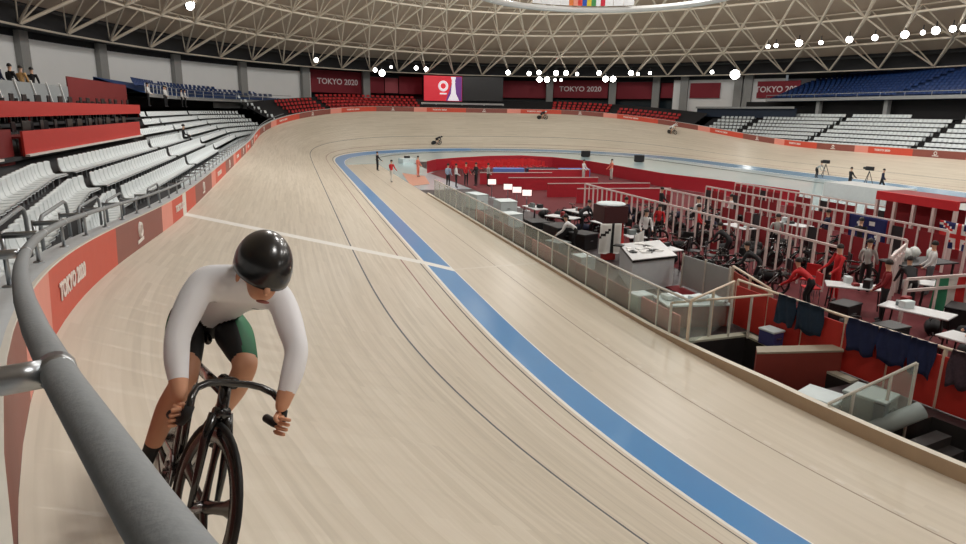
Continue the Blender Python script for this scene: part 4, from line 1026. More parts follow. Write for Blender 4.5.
# red barrier on the far side of the stairwell with jackets hung over it
bp = [infl(s, 6.62, FL) for s in sgrid(-39.4, -26.9, 1.25)]
fence('pit_barrier', 'red panelled barrier with a cream rail along the far side of the stairwell', bp, 1.18, glass=False, low=(1.02, bar_red), rail_m=cream)
def jacket(s, w, label, m, dz=0., off=6.56):
    a, c = infl(s, off, FL+1.19), infl(s+w, off, FL+1.19); u = (c-a).normalized(); n_ = Vector((-u.y, u.x, 0))
    if n_.dot(Vector(CAM)-a) < 0: n_ = -n_
    b = MB(); nx, ny = 8, 7; vs = []
    for lay in (0, 1):
        for j in range(ny):
            for i in range(nx+1):
                q = i/nx; v = j/(ny-1); ww = 1+.10*math.sin(v*5)+.06*v
                z = -.62*v*(1+.07*math.sin(q*9+s*3))+(.045 if j == 0 else 0)
                dpt = .035+.03*math.sin(q*14+v*4+s)+.035*v+(0 if lay else .03)
                vs.append(a+(c-a)*(.5+(q-.5)*ww)+n_*dpt+V((0, 0, z+dz)))
    W2 = nx+1; K2 = W2*ny; fs = []
    for lay in (0, 1):
        for j in range(ny-1):
            for i in range(nx):
                o = lay*K2+j*W2+i; f = (o, o+1, o+W2+1, o+W2); fs.append(f if lay == 0 else f[::-1])
    for j in range(ny-1):
        for i in (0, nx): o = j*W2+i; fs.append((o, o+W2, o+W2+K2, o+K2))
    for i in range(nx):
        for j in (0, ny-1): o = j*W2+i; fs.append((o, o+1, o+1+K2, o+K2))
    b.add(vs, fs); o = b.build('jacket', m, None, True)
    return tag(o, label, 'jacket', None)
jn = M('jacket_navy', (24, 34, 72), .85, var=.2, scale=14); jd = M('jacket_dark_print', (66, 50, 60), .85, var=.6, scale=22); jb = M('jacket_dark_teal', (24, 46, 66), .85, var=.2, scale=14)
jacket(-30.1, .8, 'navy jacket hung over the red barrier, leftmost of the hung jackets', jb)
jacket(-31.6, .75, 'navy jacket hung over the red barrier, second from the left', jn)
jacket(-32.4, .72, 'navy jacket hung over the red barrier, third from the left', jn)
jacket(-33.0, .55, 'navy jacket hung over the red barrier, directly left of the patterned one', jn)
jacket(-33.85, .5, 'dark patterned jacket hung over the red barrier near the glass screen', jd)
jacket(-29.2, .6, 'dark teal jacket hung over the red barrier behind the stair gate', jb)
# glass screen across the stairwell
t = thing('glass_screen', 'slanting glass screen across the stairwell by the grey case', 'screen', infl(-33.3, 5.2, FL))
sa_, sb_ = at(828, 404, .08), at(917, 363, .93); b = MB(); b.tube([sa_, sb_], .026, 8); b.build('top_rail', alu, t)
for q in (.30, .72, 1.):
    p = sa_.lerp(sb_, q); b = MB(); b.bar((p.x, p.y, FL-.3), p, .04); b.build('post', alu, t)
b = MB(); n_ = (sb_-sa_).cross(V((0, 0, 1))).normalized()*.006; lo_ = [V((sa_.x, sa_.y, FL-.1)), V((sb_.x, sb_.y, FL-.1))]
b.add([lo_[0]-n_, lo_[1]-n_, sb_-n_, sa_-n_, lo_[0]+n_, lo_[1]+n_, sb_+n_, sa_+n_], [(3, 2, 1, 0), (4, 5, 6, 7), (0, 1, 5, 4), (1, 2, 6, 5), (2, 3, 7, 6), (3, 0, 4, 7)]); b.build('glass_pane', gl, t)
def box_thing(name, label, cat, c, size, m, rz=0, lid=None, group=None, extra=None):
    if c[2] < FL+.3: OCC.append((c[0], c[1], max(size[0], size[1])*.58))
    t = thing(name, label, cat, c, rz, group); b = MB(); b.box((0, 0, size[2]/2), size, 0, None, .02); b.build('body', m, t, local=True)
    if lid:
        b = MB(); b.box((0, 0, size[2]+.02), (size[0]+.03, size[1]+.03, .05), 0, None, .012); b.build('lid', lid, t, local=True)
    for y in (-1, 1):
        b = MB(); b.bar((-.07, y*(size[1]/2+.015), size[2]*.6), (.07, y*(size[1]/2+.015), size[2]*.6), .03); b.build('handle', steel_m, t, local=True)
    return t
wht = M('crate_white', (214, 226, 228), .5); gry = M('case_grey', (120, 130, 130), .5); blk = M('case_black', (30, 31, 34), .5); blu = M('crate_blue_violet', (70, 74, 130), .5)
box_thing('storage_crate', 'white lidded crate behind the kerb left of the grey case', 'crate', infl(-31.95, 4.78, FL), (.62, .7, .16), wht, .42, wht)
box_thing('equipment_case', 'grey equipment case standing behind the glass screen at the stairwell', 'case', infl(-32.75, 5.15, FL), (.62, .7, .42), gry, .4, M('case_pale_grey', (172, 184, 182), .5))
b = MB(); c = infl(-34.2, 5.35, FL+.02); cr_ = Matrix.Rotation(.5, 3, 'Z')
b.tube([at(922, 410, .10), at(858, 436, -.42)], .15, 16); tag(b.build('rolled_mat', M('mat_grey', (136, 146, 144), .7), None, True), 'rolled grey mat leaning across the stairwell under the glass screen', 'mat')
# red draped counter above the stairwell, blue crate, white parcels
P1, P2 = at(757, 354, .22), at(843, 352, .22); t = thing('stairwell_panel', 'brown red panel box standing in the stairwell behind the kerb', 'barrier', V((P1.x, P1.y, FL)))
dv = V((.22, .30, 0)); b = MB(); b.obox((P1.x, P1.y, FL-.45), P2-P1, dv, (0, 0, .22-FL+.45)); b.build('body', M('drape_brown_red', (134, 52, 42), .8), t)
b = MB(); b.obox(P1-V((.01, .01, 0)), (P2-P1)*1.01, dv*1.05, (0, 0, .04)); b.build('top_board', M('panel_top_grey_green', (150, 140, 122), .5), t)
box_thing('storage_crate', 'blue violet crate on the pale coping beside the stair gate', 'crate', infl(-28.75, 6.3, FL+.05), (.36, .42, .34), blu, .2, wht)
for i, (s, o, w) in enumerate([(-26.2, 5.15, .5), (-26.5, 5.75, .45), (-26.9, 6.1, .4)]):
    box_thing('parcel', ['white parcel on the red bench nearest the glass fence', 'middle white parcel on the red bench behind the stair gate', 'white parcel at the barrier end of the red bench'][i], 'parcel', infl(s, o, FL+.60), (w, .35, .12), wht, .3*i)
t = thing('bench', 'red sided bench with a pale top behind the stair gate', 'bench', V((5.6, -26.3, FL)))
b = MB(); b.obox((4.75, -26.6, FL), (1.6, -.25, 0), (.15, .85, 0), (0, 0, .56)); b.build('body', brown_red, t)
b = MB(); b.obox((4.7, -26.65, FL+.56), (1.7, -.26, 0), (.16, .95, 0), (0, 0, .04)); b.build('bench_top', wht, t)
box_thing('storage_crate', 'small pale green crate behind the glass fence left of the stair gate', 'crate', infl(-25.3, 4.75, FL), (.5, .45, .5), M('crate_pale_green', (170, 190, 180), .5), .1, wht)

# ---- white service counter and its neighbours
t = thing('service_counter', 'white front service counter with a black edged top loaded with papers', 'counter', (6.35, -21.9, FL))
b = MB(); b.obox((5.55, -23.3, FL), (1.62, .30, 0), (.75, 2.2, 0), (0, 0, .92)); b.build('cabinet', M('counter_white', (206, 212, 216), .5), t)
b = MB(); b.obox((5.5, -23.36, FL+.92), (1.72, .32, 0), (.8, 2.35, 0), (0, 0, .07)); b.build('edge_band', dev, t)
b = MB(); b.obox((5.5, -23.36, FL+.99), (1.72, .32, 0), (.8, 2.35, 0), (0, 0, .02)); b.build('counter_top', M('counter_top_white', (232, 234, 236), .25), t)
for i in range(14):
    p = V((6.05+random.uniform(0, 1.1), -22.7+random.uniform(.1, 1.5), FL+1.01)); w, d_ = random.uniform(.15, .35), random.uniform(.15, .3)
    o = MB(); o.box((0, 0, .02), (w, d_, .04)); q = o.build('paper_stack' if i % 3 else 'tablet', paper if i % 3 else dev, None); q.location = p; q.rotation_euler[2] = random.uniform(0, 3)
    tag(q, 'paper stack lying on the white service counter' if i % 3 else 'dark tablet lying on the white service counter', 'paper' if i % 3 else 'tablet', 'papers on the service counter' if i % 3 else 'tablets on the service counter')
t = thing('partition_screen', 'frosted white partition screen right of the service counter', 'screen', (7.6, -23.7, FL))
a_, c_ = V((7.32, -23.25, FL)), V((7.55, -25.2, FL))
b = MB(); b.obox(a_+V((0, 0, .1)), c_-a_, V((.03, 0, 0)), (0, 0, .95)); b.build('screen_panel', M('screen_frosted', (176, 182, 182), .5, var=.1, scale=3), t)
for q in (0, .5, 1):
    p = a_.lerp(c_, q); b = MB(); b.bar(p, p+V((0, 0, 1.12)), .05); b.build('post', alu, t)
a2_, c2_ = V((7.57, -25.3, FL)), V((6.9, -27.6, FL))
fence('pit_barrier', 'orange red barrier with a cream rail joining the frosted screen to the stairwell', [a2_, a2_.lerp(c2_, .5), c2_], 1.16, glass=False, low=(1.0, M('barrier_orange_red', (176, 70, 52), .65)), rail_m=cream)
t = tag(MB().build('x', paper), None) if False else None
b = MB(); b.obox((6.9, -25.6, FL), (.5, 0, 0), (0, 2.6, 0), (0, 0, .02)); tag(b.build('floor_mat', M('floor_mat_crimson', (120, 18, 26), .9)), 'crimson floor mat between the service counter and the barrier', 'mat')

# kiosk with hanging flags
KX, KY = 7.0, -18.9
t = thing('kiosk_tower', 'dark maroon box tower with a white top standing behind the service counter', 'kiosk', (KX, KY, FL))
b = MB(); b.box((KX, KY, FL+1.72), (.95, .95, .62), bev=.02); b.build('head_box', M('kiosk_maroon', (66, 18, 22), .6), t)
b = MB(); b.lathe([(.5, FL+2.03), (.54, FL+2.06), (.5, FL+2.1)], (KX, KY, 0), 20); b.build('top_disc', wht, t)
b = MB(); b.box((KX, KY, FL+.7), (.4, .4, 1.42)); b.build('column', M('kiosk_red', (170, 40, 36), .7), t)
def flag_cloth(label, a, c, hgt, mats, cell, name='flag', sag=.05, group=None):
    """hanging cloth from edge a-c downwards, wavy, thin but solid; cell(u, v) -> material index"""
    nx, ny = 22, 12; a, c = Vector(a), Vector(c); u = (c-a).normalized(); n_ = Vector((-u.y, u.x, 0)); vs = []; b = MB()
    for lay in (0, 1):
        for j in range(ny+1):
            for i in range(nx+1):
                q, v = i/nx, j/ny; w = sag*math.sin(q*11+v*2)*(.3+v)
                vs.append(a+(c-a)*q+V((0, 0, -hgt*v))+n_*(w+(.012 if lay else 0)))
    W2 = nx+1; K2 = W2*(ny+1)
    b.v = [tuple(v) for v in vs]
    for lay in (0, 1):
        for j in range(ny):
            for i in range(nx):
                o = lay*K2+j*W2+i; f = (o, o+1, o+W2+1, o+W2); b.f.append(f if lay else f[::-1]); b.m.append(cell((i+.5)/nx, (j+.5)/ny))
    for j in range(ny):
        for i in (0, nx): o = j*W2+i; b.f.append((o, o+W2, o+W2+K2, o+K2)); b.m.append(cell(min(.99, i/nx), (j+.5)/ny))
    for i in range(nx):
        for j in (0, ny): o = j*W2+i; b.f.append((o, o+1, o+1+K2, o+K2)); b.m.append(cell((i+.5)/nx, min(.99, j/ny)))
    return tag(b.build(name, mats, None, True), label, 'flag', group)
cw, ck, cr2, cg, cb = M('flag_white', (232, 232, 228), .85), M('flag_black', (34, 34, 36), .85), M('flag_red', (200, 44, 44), .85), M('flag_green', (56, 140, 104), .85), M('flag_navy', (26, 34, 92), .85)
flag_cloth('white cloth with a dark stroke drawn on it hanging under the maroon kiosk box', (KX-.62, KY-.5, FL+1.42), (KX+.18, KY-.56, FL+1.42), 1.1, [cw, ck], lambda u, v: 1 if abs(u-.62) < .06 or (abs(v-.45+u*.5) < .05 and u < .5) else 0)
flag_cloth('red cloth flag hanging on the right side of the maroon kiosk tower', (KX+.3, KY-.5, FL+1.38), (KX+.62, KY+.25, FL+1.38), .75, [cr2], lambda u, v: 0)
flag_cloth('white flag with a black patch right of the maroon kiosk tower', (KX+.5, KY-.95, FL+1.02), (KX+1.02, KY-.7, FL+1.15), .85, [cw, ck], lambda u, v: 1 if (u-.4)**2+(v-.55)**2 < .05 else 0)
fs_ = thing('flag_stand', 'thin steel flag stand right of the maroon kiosk tower', 'stand', (KX+.76, KY-.83, FL))
b = MB(); b.tube([(KX+.5, KY-.96, FL), (KX+.5, KY-.96, FL+1.04)], .015, 6); b.build('pole', steel_m, fs_)
b = MB(); b.tube([(KX+1.03, KY-.7, FL), (KX+1.03, KY-.7, FL+1.17)], .015, 6); b.build('pole', steel_m, fs_)
b = MB(); b.tube([(KX+.5, KY-.96, FL+1.04), (KX+1.03, KY-.7, FL+1.17)], .012, 6); b.build('crossbar', steel_m, fs_)

# ---- rows of white framed pit partitions
frame_w = M('partition_white_frame', (226, 210, 206), .5); pan_r = M('partition_red_panel', (140, 24, 34), .7, var=.1); pan_k = M('partition_dark_panel', (40, 36, 40), .7)
def partition(label, x, y0, y1, h, step=.52, panels=None, x1=None, rails=(1.,), group=None):
    x1 = x if x1 is None else x1; n = max(1, int(round(math.hypot(x1-x, y1-y0)/step)))
    t = thing('pit_partition', label, 'partition', ((x+x1)/2, (y0+y1)/2, FL), 0, group); P = lambda i, z: V((x+(x1-x)*i/n, y0+(y1-y0)*i/n, FL+z))
    for q in rails:
        b = MB(); b.bar(P(0, h*q), P(n, h*q), .055, .07); b.build('rail', frame_w, t)
    for i in range(n+1):
        b = MB(); b.bar(P(i, 0), P(i, h), .07 if i % 2 == 0 else .05); b.build('post', frame_w, t)
    for i in range(n):
        q = panels(i) if panels else None
        if q is not None:
            b = MB(); a, c = P(i, .05), P(i+1, .05); b.obox(a, c-a, (.012, 0, 0), (0, 0, h*q[0])); b.build('infill', q[1], t)
    return t
rnd = random.Random(3)
def inf(pr, pk, hh=.92): return lambda i: ((hh, pan_r) if rnd.random() < pr else ((hh, pan_k) if rnd.random() < pk else None))
partition('front white framed pit partition, tall posts running from the kiosk to the red team', 11.35, -25.2, -7.4, 1.5, .52, inf(.1, .0, .4))
partition('second white framed pit partition behind the dark bicycles', 14.5, -24.6, -10.0, 1.5, .52, inf(.35, .2, .8))
partition('third white framed pit partition with many red infills', 17.6, -23.5, -9.5, 1.5, .55, inf(.55, .25, .85))
partition('rearmost white framed pit partition in front of the pale far floor', 20.6, -21.5, -8.0, 1.5, .55, inf(.5, .3, .85))
partition('short white framed cross partition in the middle of the pits', 11.9, -26.4, -25.0, 1.45, .5, None, 14.0, (1., .85))
partition('white framed cross partition near the red team bay', 12.0, -23.9, -23.4, 1.4, .5, None, 13.6, (1., .82)) if False else None
partition('white tall doorway frame at the right edge of the pits', 17.2, -25.4, -24.2, 1.9, .6, None, 17.6)
FC, FD_ = at(909, 280, .98), at(972, 275.5, .98)
partition('white open frame holding the green white and red flag', FC.x+.05, FC.y+.1, FD_.y+.1, 1.22, .9, None, FD_.x+.05, (1., .75)); OCC += [(FC.x+(FD_.x-FC.x)*q/4, FC.y+(FD_.y-FC.y)*q/4, .3) for q in range(5)]
# red roofed booth
t = thing('red_booth', 'red fascia booth with white posts at the back right of the pits', 'booth', (19.8, -20.3, FL))
b = MB(); b.obox((19.75, -22.0, FL+1.9), (.12, 0, 0), (0, 3.6, 0), (0, 0, .36)); b.build('fascia', M('booth_red', (206, 36, 46), .6), t)
b = MB(); b.obox((19.87, -22.0, FL+2.2), (1.5, 0, 0), (0, 3.6, 0), (0, 0, .06)); b.build('roof', bar_dk, t)
for i in range(5):
    b = MB(); b.bar((19.8, -21.95+i*.87, FL), (19.8, -21.95+i*.87, FL+1.9), .12); b.build('post', frame_w, t)
b = MB(); b.obox((20.3, -21.95, FL), (.05, 0, 0), (0, 3.5, 0), (0, 0, 1.9)); b.build('back_panel', pan_r, t)
# far red hoarding of the pit enclosure (cream topped)
hp_ = [V(q+(FL,)) for q in ((7.3, 16.2), (8.6, 18.6), (11.5, 21.0), (15, 23.0), (18.5, 23.6), (21.0, 21.0), (22.4, 15.5), (22.6, 9.0), (22.6, 3.0), (23.8, -2.0), (24.8, -8.4))]
t = thing('pit_hoarding', 'long red hoarding round the far end of the pit area', 'hoarding', hp_[4], 0)
for p, q in zip(hp_, hp_[1:]):
    u = (q-p); n_ = Vector((-u.y, u.x, 0)).normalized(); b = MB(); b.obox(p, u, n_*.06, (0, 0, 1.02)); b.build('panel', M('hoarding_crimson', (176, 32, 48), .6, var=.08), t)
# carpet inside the enclosure
b = MB(); inner = [V((7.8, 8.0, FL+.012))]+[V((p.x*.985+.2, p.y*.98-.2, FL+.012)) for p in hp_]+[V((25.6, -14, FL+.012)), V((24, -32, FL+.012)), V((9.0, -33, FL+.012)), V((8.2, -4, FL+.012))]
b.add(inner, [tuple(range(len(inner)-1, -1, -1))]); struct(b.build('floor_carpet', car_m))
# red chair bay and low red boards inside the enclosure
ch_r = thing('red_chair', 'red folding chair in the block behind the far hoarding', 'chair', (0, 0, 0), 0, 'red folding chairs inside the far hoarding')
b = MB(); b.box((0, 0, .45), (.42, .42, .04), bev=.01); b.build('seat', sh_r, ch_r, local=True)
b = MB(); b.box((-.2, 0, .72), (.035, .42, .36), bev=.01); b.build('backrest', sh_r, ch_r, local=True)
for sx in (-1, 1):
    for sy in (-1, 1):
        b = MB(); b.tube([(sx*.19, sy*.18, 0), (sx*.18, sy*.18, .45)], .013, 5); b.build('leg', steel_m, ch_r, local=True)
k_ = 0
for r_ in range(5):
    for i in range(12):
        loc = (10.2+i*.75, 14.2+r_*1.0+i*.22, FL+.012)
        if k_ == 0: ch_r.location = loc; ch_r.rotation_euler[2] = -1.2
        else: dup(ch_r, loc, -1.2+rnd.uniform(-.2, .2))
        k_ += 1
for i, (x, y, w) in enumerate([(9.3, 6.5, 5.5), (10.2, 2.5, 6.5), (11.5, -1.5, 7.0), (12.2, -4.5, 6.0), (14.0, 8.8, 5.0)]):
    t = thing('red_board', ['low crimson board between the far hoarding and the first monitors', 'low crimson board in the second line inside the enclosure', 'low crimson board nearest the front partition posts', 'low crimson board just behind the dark bicycles', 'low crimson board beside the blue mats'][i], 'barrier', (x+w/2, y, FL+.012))
    b = MB(); b.obox((x, y, FL+.012), (w, -.6, 0), (0, .05, 0), (0, 0, .85)); b.build('board_panel', M('hoarding_crimson', (176, 32, 48), .6), t)
    b = MB(); b.bar((x, y, FL+.89), (x+w, y-.6, FL+.89), .05); b.build('top_rail', frame_w, t)
mb_ = M('mat_blue', (92, 122, 190), .8, var=.15, scale=1.)
for i, (x, y, c) in enumerate([(11.6, 10.6, mb_), (14.3, 10.1, M('mat_navy', (36, 42, 70), .8)), (17.0, 9.6, mb_)]):
    t = MB(); t.obox((x, y, FL+.02), (2.5, -.5, 0), (.3, 1.1, 0), (0, 0, .8)); tag(t.build('landing_mat', c), ['blue mat block left of the navy one inside the far hoarding', 'navy mat block between two blue ones', 'blue mat block right of the navy one inside the far hoarding'][i], 'mat')
mo = []
for i, (px, py) in enumerate([(492, 182), (508, 187), (517, 190), (527, 193)]):
    p = at(px, py, FL+1.0); d = (Vector(CAM)-p); rz = math.atan2(d.y, d.x)
    t = thing('result_monitor', 'small lit white monitor on a pole, %s of the four' % ['leftmost', 'second', 'third', 'rightmost'][i], 'monitor', (p.x, p.y, FL+.012), rz)
    b = MB(); b.box((.03, 0, 1.0), (.02, .5, .32)); b.build('screen', M('monitor_lit', (250, 220, 214), .4, emit=1.2), t, local=True)
    b = MB(); b.box((0, 0, 1.0), (.04, .56, .38)); b.build('casing', dev, t, local=True)
    b = MB(); b.tube([(-.02, 0, 0), (-.02, 0, .9)], .025, 6); b.lathe([(.22, 0), (.2, .03)], (0, 0, 0), 10); b.build('pole', steel_m, t, local=True)

# ---- flags on the pit partitions
flag_cloth('navy flag with white stars hung on the third partition', (17.45, -19.4, FL+1.5), (17.45, -21.2, FL+1.5), 1.0, [cb, cw, cr2], lambda u, v: 1 if min((u-.3)**2+(v-.3)**2*.4, (u-.62)**2+(v-.25)**2*.4, (u-.8)**2+(v-.7)**2*.4) < .004 else 0)
def jack(u, v):
    if abs(u-.5) < .05 or abs(v-.5) < .09: return 2
    if abs(u-.5) < .09 or abs(v-.5) < .16: return 1
    if abs((u-.5)-(v-.5)) < .05 or abs((u-.5)+(v-.5)) < .05: return 2
    if abs((u-.5)-(v-.5)) < .11 or abs((u-.5)+(v-.5)) < .11: return 1
    return 0
flag_cloth('blue flag with red and white crosses hung on the rear partition', (18.9, -22.1, FL+1.62), (18.6, -23.9, FL+1.62), .95, [cb, cw, cr2], jack)
FA, FB = at(937, 277, .95), at(970, 275, .95); flag_cloth('green white and red flag hung over a white frame at the right edge', FA, FB, 1.05, [cg, cw, cr2], lambda u, v: 0 if u < .36 else (1 if u < .68 else 2))

# ---- loudspeakers, tripods, fittings round the far track
for i, (px, py, z) in enumerate([(585.5, 157, FL), (639, 162, FL), (777, 164, FL+.1)]):
    p = at(px, py, z); d = Vector(CAM)-p; t = thing('loudspeaker', ['black loudspeaker on the pale far floor left of the other one', 'black loudspeaker on the pale far floor right of the other one', 'black box on a stand at the foot of the right banking'][i], 'loudspeaker', (p.x, p.y, z), math.atan2(d.y, d.x))
    b = MB(); b.box((0, 0, .42+.35*(i == 2)), (.6, 1.15, .72), 0, None, .04); b.build('cabinet', blk, t, local=True)
    b = MB(); b.box((.31, 0, .42+.35*(i == 2)), (.02, 1.05, .62)); b.build('grille', dev, t, local=True)
    b = MB(); b.box((0, 0, .04), (.4, .8, .08)); 
    if i == 2: b.bar((0, 0, .05), (0, 0, .5), .08)
    b.build('foot', dev, t, local=True)
for i, (px, py) in enumerate([(824, 178), (867, 187)]):
    p = at(px, py, FL); t = thing('camera_tripod', 'dark television camera on a tripod, %s on the pale floor at right' % ['left one', 'right one'][i], 'camera', (p.x, p.y, FL), 1.5)
    for a in range(3):
        b = MB(); b.tube([(.45*math.cos(a*2.1), .45*math.sin(a*2.1), 0), (0, 0, 1.25)], .025, 6); b.build('leg', dev, t, local=True)
    b = MB(); b.box((0, 0, 1.45), (.7, .25, .3), bev=.03); b.tube([(.3, 0, 1.45), (.6, 0, 1.45)], .09, 10); b.build('camera_body', blk, t, local=True)
t = thing('control_tent', 'pale grey flat covered unit beside the far red booth', 'tent', at(870, 205, FL)); p = at(870, 203, FL)
b = MB(); b.obox((p.x-1.2, p.y-2.2, FL), (2.4, 0, 0), (0, 5.0, 0), (0, 0, 1.0)); b.build('cover', M('cover_pale_grey', (198, 200, 200), .6), t)
t.location = (p.x, p.y, FL)
ti_ = box_thing('starting_gate', 'white wheeled timing unit near the far bend exit', 'cart', at(407, 163, FL), (1.6, 1.0, .5), wht, .4, None)
b = MB(); b.box((0, 0, .62), (.5, .4, .22), bev=.02); b.build('control_box', dev, ti_, local=True)
p0, p1, p2, p3 = [at(x, y, FL+.016) for x, y in ((402, 173), (425, 176), (430, 184), (411, 186))]
b = MB(); b.quad(p3, p2, p1, p0); tag(b.build('floor_mat', M('mat_salmon', (192, 142, 122), .9)), 'salmon coloured mat on the floor beyond the glass fence', 'mat')

# ================================================================== PEOPLE IN THE HALL
def toCam(p, a=0.): d = Vector(CAM)-Vector(p); return math.atan2(d.y, d.x)+a
def pp(px, py, label, shirt, pants, pose='stand', a=0., z=FL, **k):
    p = at(px, py, z+.012); return person(label, p, toCam(p, a), shirt, pants, pose, **k)
pp(377.5, 171, 'person in black standing on the safety zone near the far bend', sh_k, pn_k, a=2.)
pp(391.5, 183, 'person in a red vest walking on the safety zone near the salmon mat', sh_r, pn_w, 'walk', a=2.6)
pp(418, 177, 'person in salmon clothes standing at the salmon mat', sh_pk, sh_pk, a=1.)
pp(448, 188, 'person in pale blue at the far end of the glass fence', M('shirt_pale_blue', (170, 190, 214), .8), pn_k, a=2.5)
pp(456, 188, 'person in white beside the one in pale blue', sh_w, pn_k, a=1.5)
pp(466, 186, 'person in red with the group beyond the glass fence', sh_r, pn_k, a=.5)
pp(476, 186, 'person in black with the group beyond the glass fence', sh_k, pn_k, a=-1.)
pp(488, 187, 'person in grey at the right of the group beyond the glass fence', sh_g, pn_b, a=2.)
pp(583, 181, 'person in white far inside the enclosure, left of the one in pink', sh_w, pn_w, a=1.)
pp(611, 180, 'person in pale pink far inside the enclosure by the hoarding', sh_pk, pn_w, a=-1.)
person('person in white bending over the cases left of the kiosk', (6.2, -17.6, FL+.012), 2.6, sh_w, pn_k, 'bend')
person('person in a light grey shirt standing right of the maroon kiosk', (8.9, -18.2, FL+.012), -1.8, sh_w, pn_k, 'stand')
person('person in red sitting behind the tables near the front partition', (10.7, -16.2, FL+.012), -2., sh_r, pn_k, 'stand', h=1.6)
person('person in a light grey shirt standing left of the white bags', (12.5, -25.1, FL+.012), .6, sh_g, pn_k, 'stand')
person('person in white standing beside the navy starred flag', (14.2, -25.8, FL+.012), 2.4, sh_w, pn_g, 'stand')
person('person in bright blue at the right of the pits', (13.9, -28.0, FL+.012), 2.8, sh_b, pn_k, 'stand')
person('person in a beige top next to the one in bright blue', (14.6, -28.7, FL+.012), 2.2, M('shirt_beige', (206, 164, 110), .8), pn_k, 'stand')
person('person in violet blue near the white doorway frame', (15.4, -28.9, FL+.012), 2.6, sh_p, pn_k, 'stand')
person('person in a grey top at the right edge of the pits', (16.8, -28.6, FL+.012), 2.6, sh_g, pn_k, 'stand')
person('person in red crouched over kit nearest the cream rail', (9.3, -26.3, FL+.012), 2.0, sh_r, pn_k, 'bend')
person('person in red standing in the middle of the red team', (10.9, -25.6, FL+.012), 3.0, sh_r, sh_r, 'stand')
person('person in dark red at the right of the red team', (10.5, -27.6, FL+.012), 2.4, M('shirt_dark_red', (128, 20, 28), .8), pn_k, 'stand')
person('person in black working at the tables below the navy flag', (12.3, -26.8, FL+.012), 1.0, sh_k, pn_k, 'bend')
person('person in white among the bicycles between the first two partitions', (13.4, -15.0, FL+.012), 2.0, sh_w, pn_k, 'stand')
person('person in grey among the bicycles near the cross partition', (13.3, -20.2, FL+.012), 1.0, sh_g, pn_k, 'stand')
person('person in black among the bicycles near the front partition', (10.9, -20.6, FL+.012), 2.0, sh_k, pn_k, 'bend')
person('person in navy standing behind the second partition', (16.2, -19.6, FL+.012), 2.0, sh_n, pn_k, 'stand')
person('person in white standing behind the second partition', (15.5, -14.5, FL+.012), 2.5, sh_w, pn_k, 'stand')
pp(848.5, 190, 'tall dark official standing by the right camera', sh_k, pn_k, a=1.)
pp(880, 192, 'official in black at the right end of the pale floor', sh_n, pn_k, 'walk', a=1.4)
pp(816, 178, 'person in grey kneeling low beside the left camera', sh_g, pn_k, 'bend', a=1.)
# left stand
sp_ = out(4.6, OFF0+RUN*3-.45+.18, Z0+RISE*3-.80)
person('person in black sitting among the white seats of the left stand', sp_, .15, sh_k, pn_k, 'sit', seat_h=.43, cap=sh_k)
for i, (y, c1, c2) in enumerate([(-11.4, sh_b, pn_k), (-10.0, sh_k, pn_k), (-8.7, sh_n, pn_k), (-7.4, sh_k, pn_g), (-6.2, M('shirt_beige', (206, 164, 110), .8), pn_k), (-4.9, sh_k, pn_k)]):
    person(['person in blue standing at the left edge behind the panelled railing', 'person in black second from the left behind the panelled railing', 'person in navy behind the panelled railing', 'person in black and grey behind the panelled railing', 'person in beige behind the panelled railing', 'person in black at the right end of the panelled railing'][i], (-15.3, y, 4.95), .2+.3*i, c1, c2, 'stand')
for i, (x, y, z) in enumerate([(-13.9, 13.5, 5.0), (-13.9, 20.2, 5.0), (-14.0, 21.6, 5.0), (-13.9, 29.5, 5.0), (-13.8, 31.0, 5.0)]):
    person('person in white standing behind the top row of the left stand, %s of five' % ['first', 'second', 'third', 'fourth', 'fifth'][i], (x, y, z), 0., sh_w, pn_k)
tb = thing('trestle_table', 'white topped trestle table among the pit clutter', 'table', (0, 0, 0), 0, 'white topped tables in the pits')
b = MB(); b.box((0, 0, .73), (.7, 1.5, .04), bev=.01); b.build('tabletop', M('table_top_white', (216, 218, 220), .4), tb, local=True)
for sx in (-1, 1):
    for sy in (-1, 1):
        b = MB(); b.tube([(sx*.3, sy*.65, 0), (sx*.28, sy*.6, .71)], .02, 6); b.build('leg', dev, tb, local=True)
TS = [(8.2, -20.6, .1), (8.3, -18.2, -.1), (8.6, -15.6, .2), (7.4, -13.6, .6), (7.2, -10.6, .1), (10.6, -26.6, .9), (10.2, -28.8, .4), (13.3, -27.2, .7), (8.8, -12.2, .2), (13.8, -17.4, 0), (16.6, -17.4, .1), (9.4, -31.0, .2), (16.4, -31.2, .4)]
TN = ['beside the white service counter', 'behind the maroon kiosk', 'near the dark cases', 'by the glass fence', 'at the far end of the glass fence', 'by the red team', 'near the green flag', 'behind the red team', 'left of the front partition', 'between the first two partitions', 'between the rear partitions', 'behind the jackets', 'farthest to the right behind the jackets']
for i, (x, y, rz) in enumerate(TS):
    OCC.extend((x-d*math.sin(rz), y+d*math.cos(rz), .42) for d in (-.5, 0, .5))
    if i == 0: tb.location = (x, y, FL+.012); tb.rotation_euler[2] = rz; tb['label'] = 'white topped trestle table '+TN[0]
    else: dup(tb, (x, y, FL+.012), rz, 'white topped trestle table '+TN[i])
    for j in range(3):
        p = V((x+r5.uniform(-.2, .2), y+r5.uniform(-.5, .5), FL+.762)); o = MB(); sz = (r5.uniform(.15, .3), r5.uniform(.15, .35), r5.uniform(.06, .25)); o.box((0, 0, sz[2]/2), sz, 0, None, .01)
        q = o.build('small_box', r5.choice([blk, blk, wht, gry, bar_dk]), None); q.location = p; q.rotation_euler[2] = r5.uniform(0, 3); tag(q, 'small equipment box on the trestle table '+TN[i], 'box', 'small boxes on the table '+TN[i])
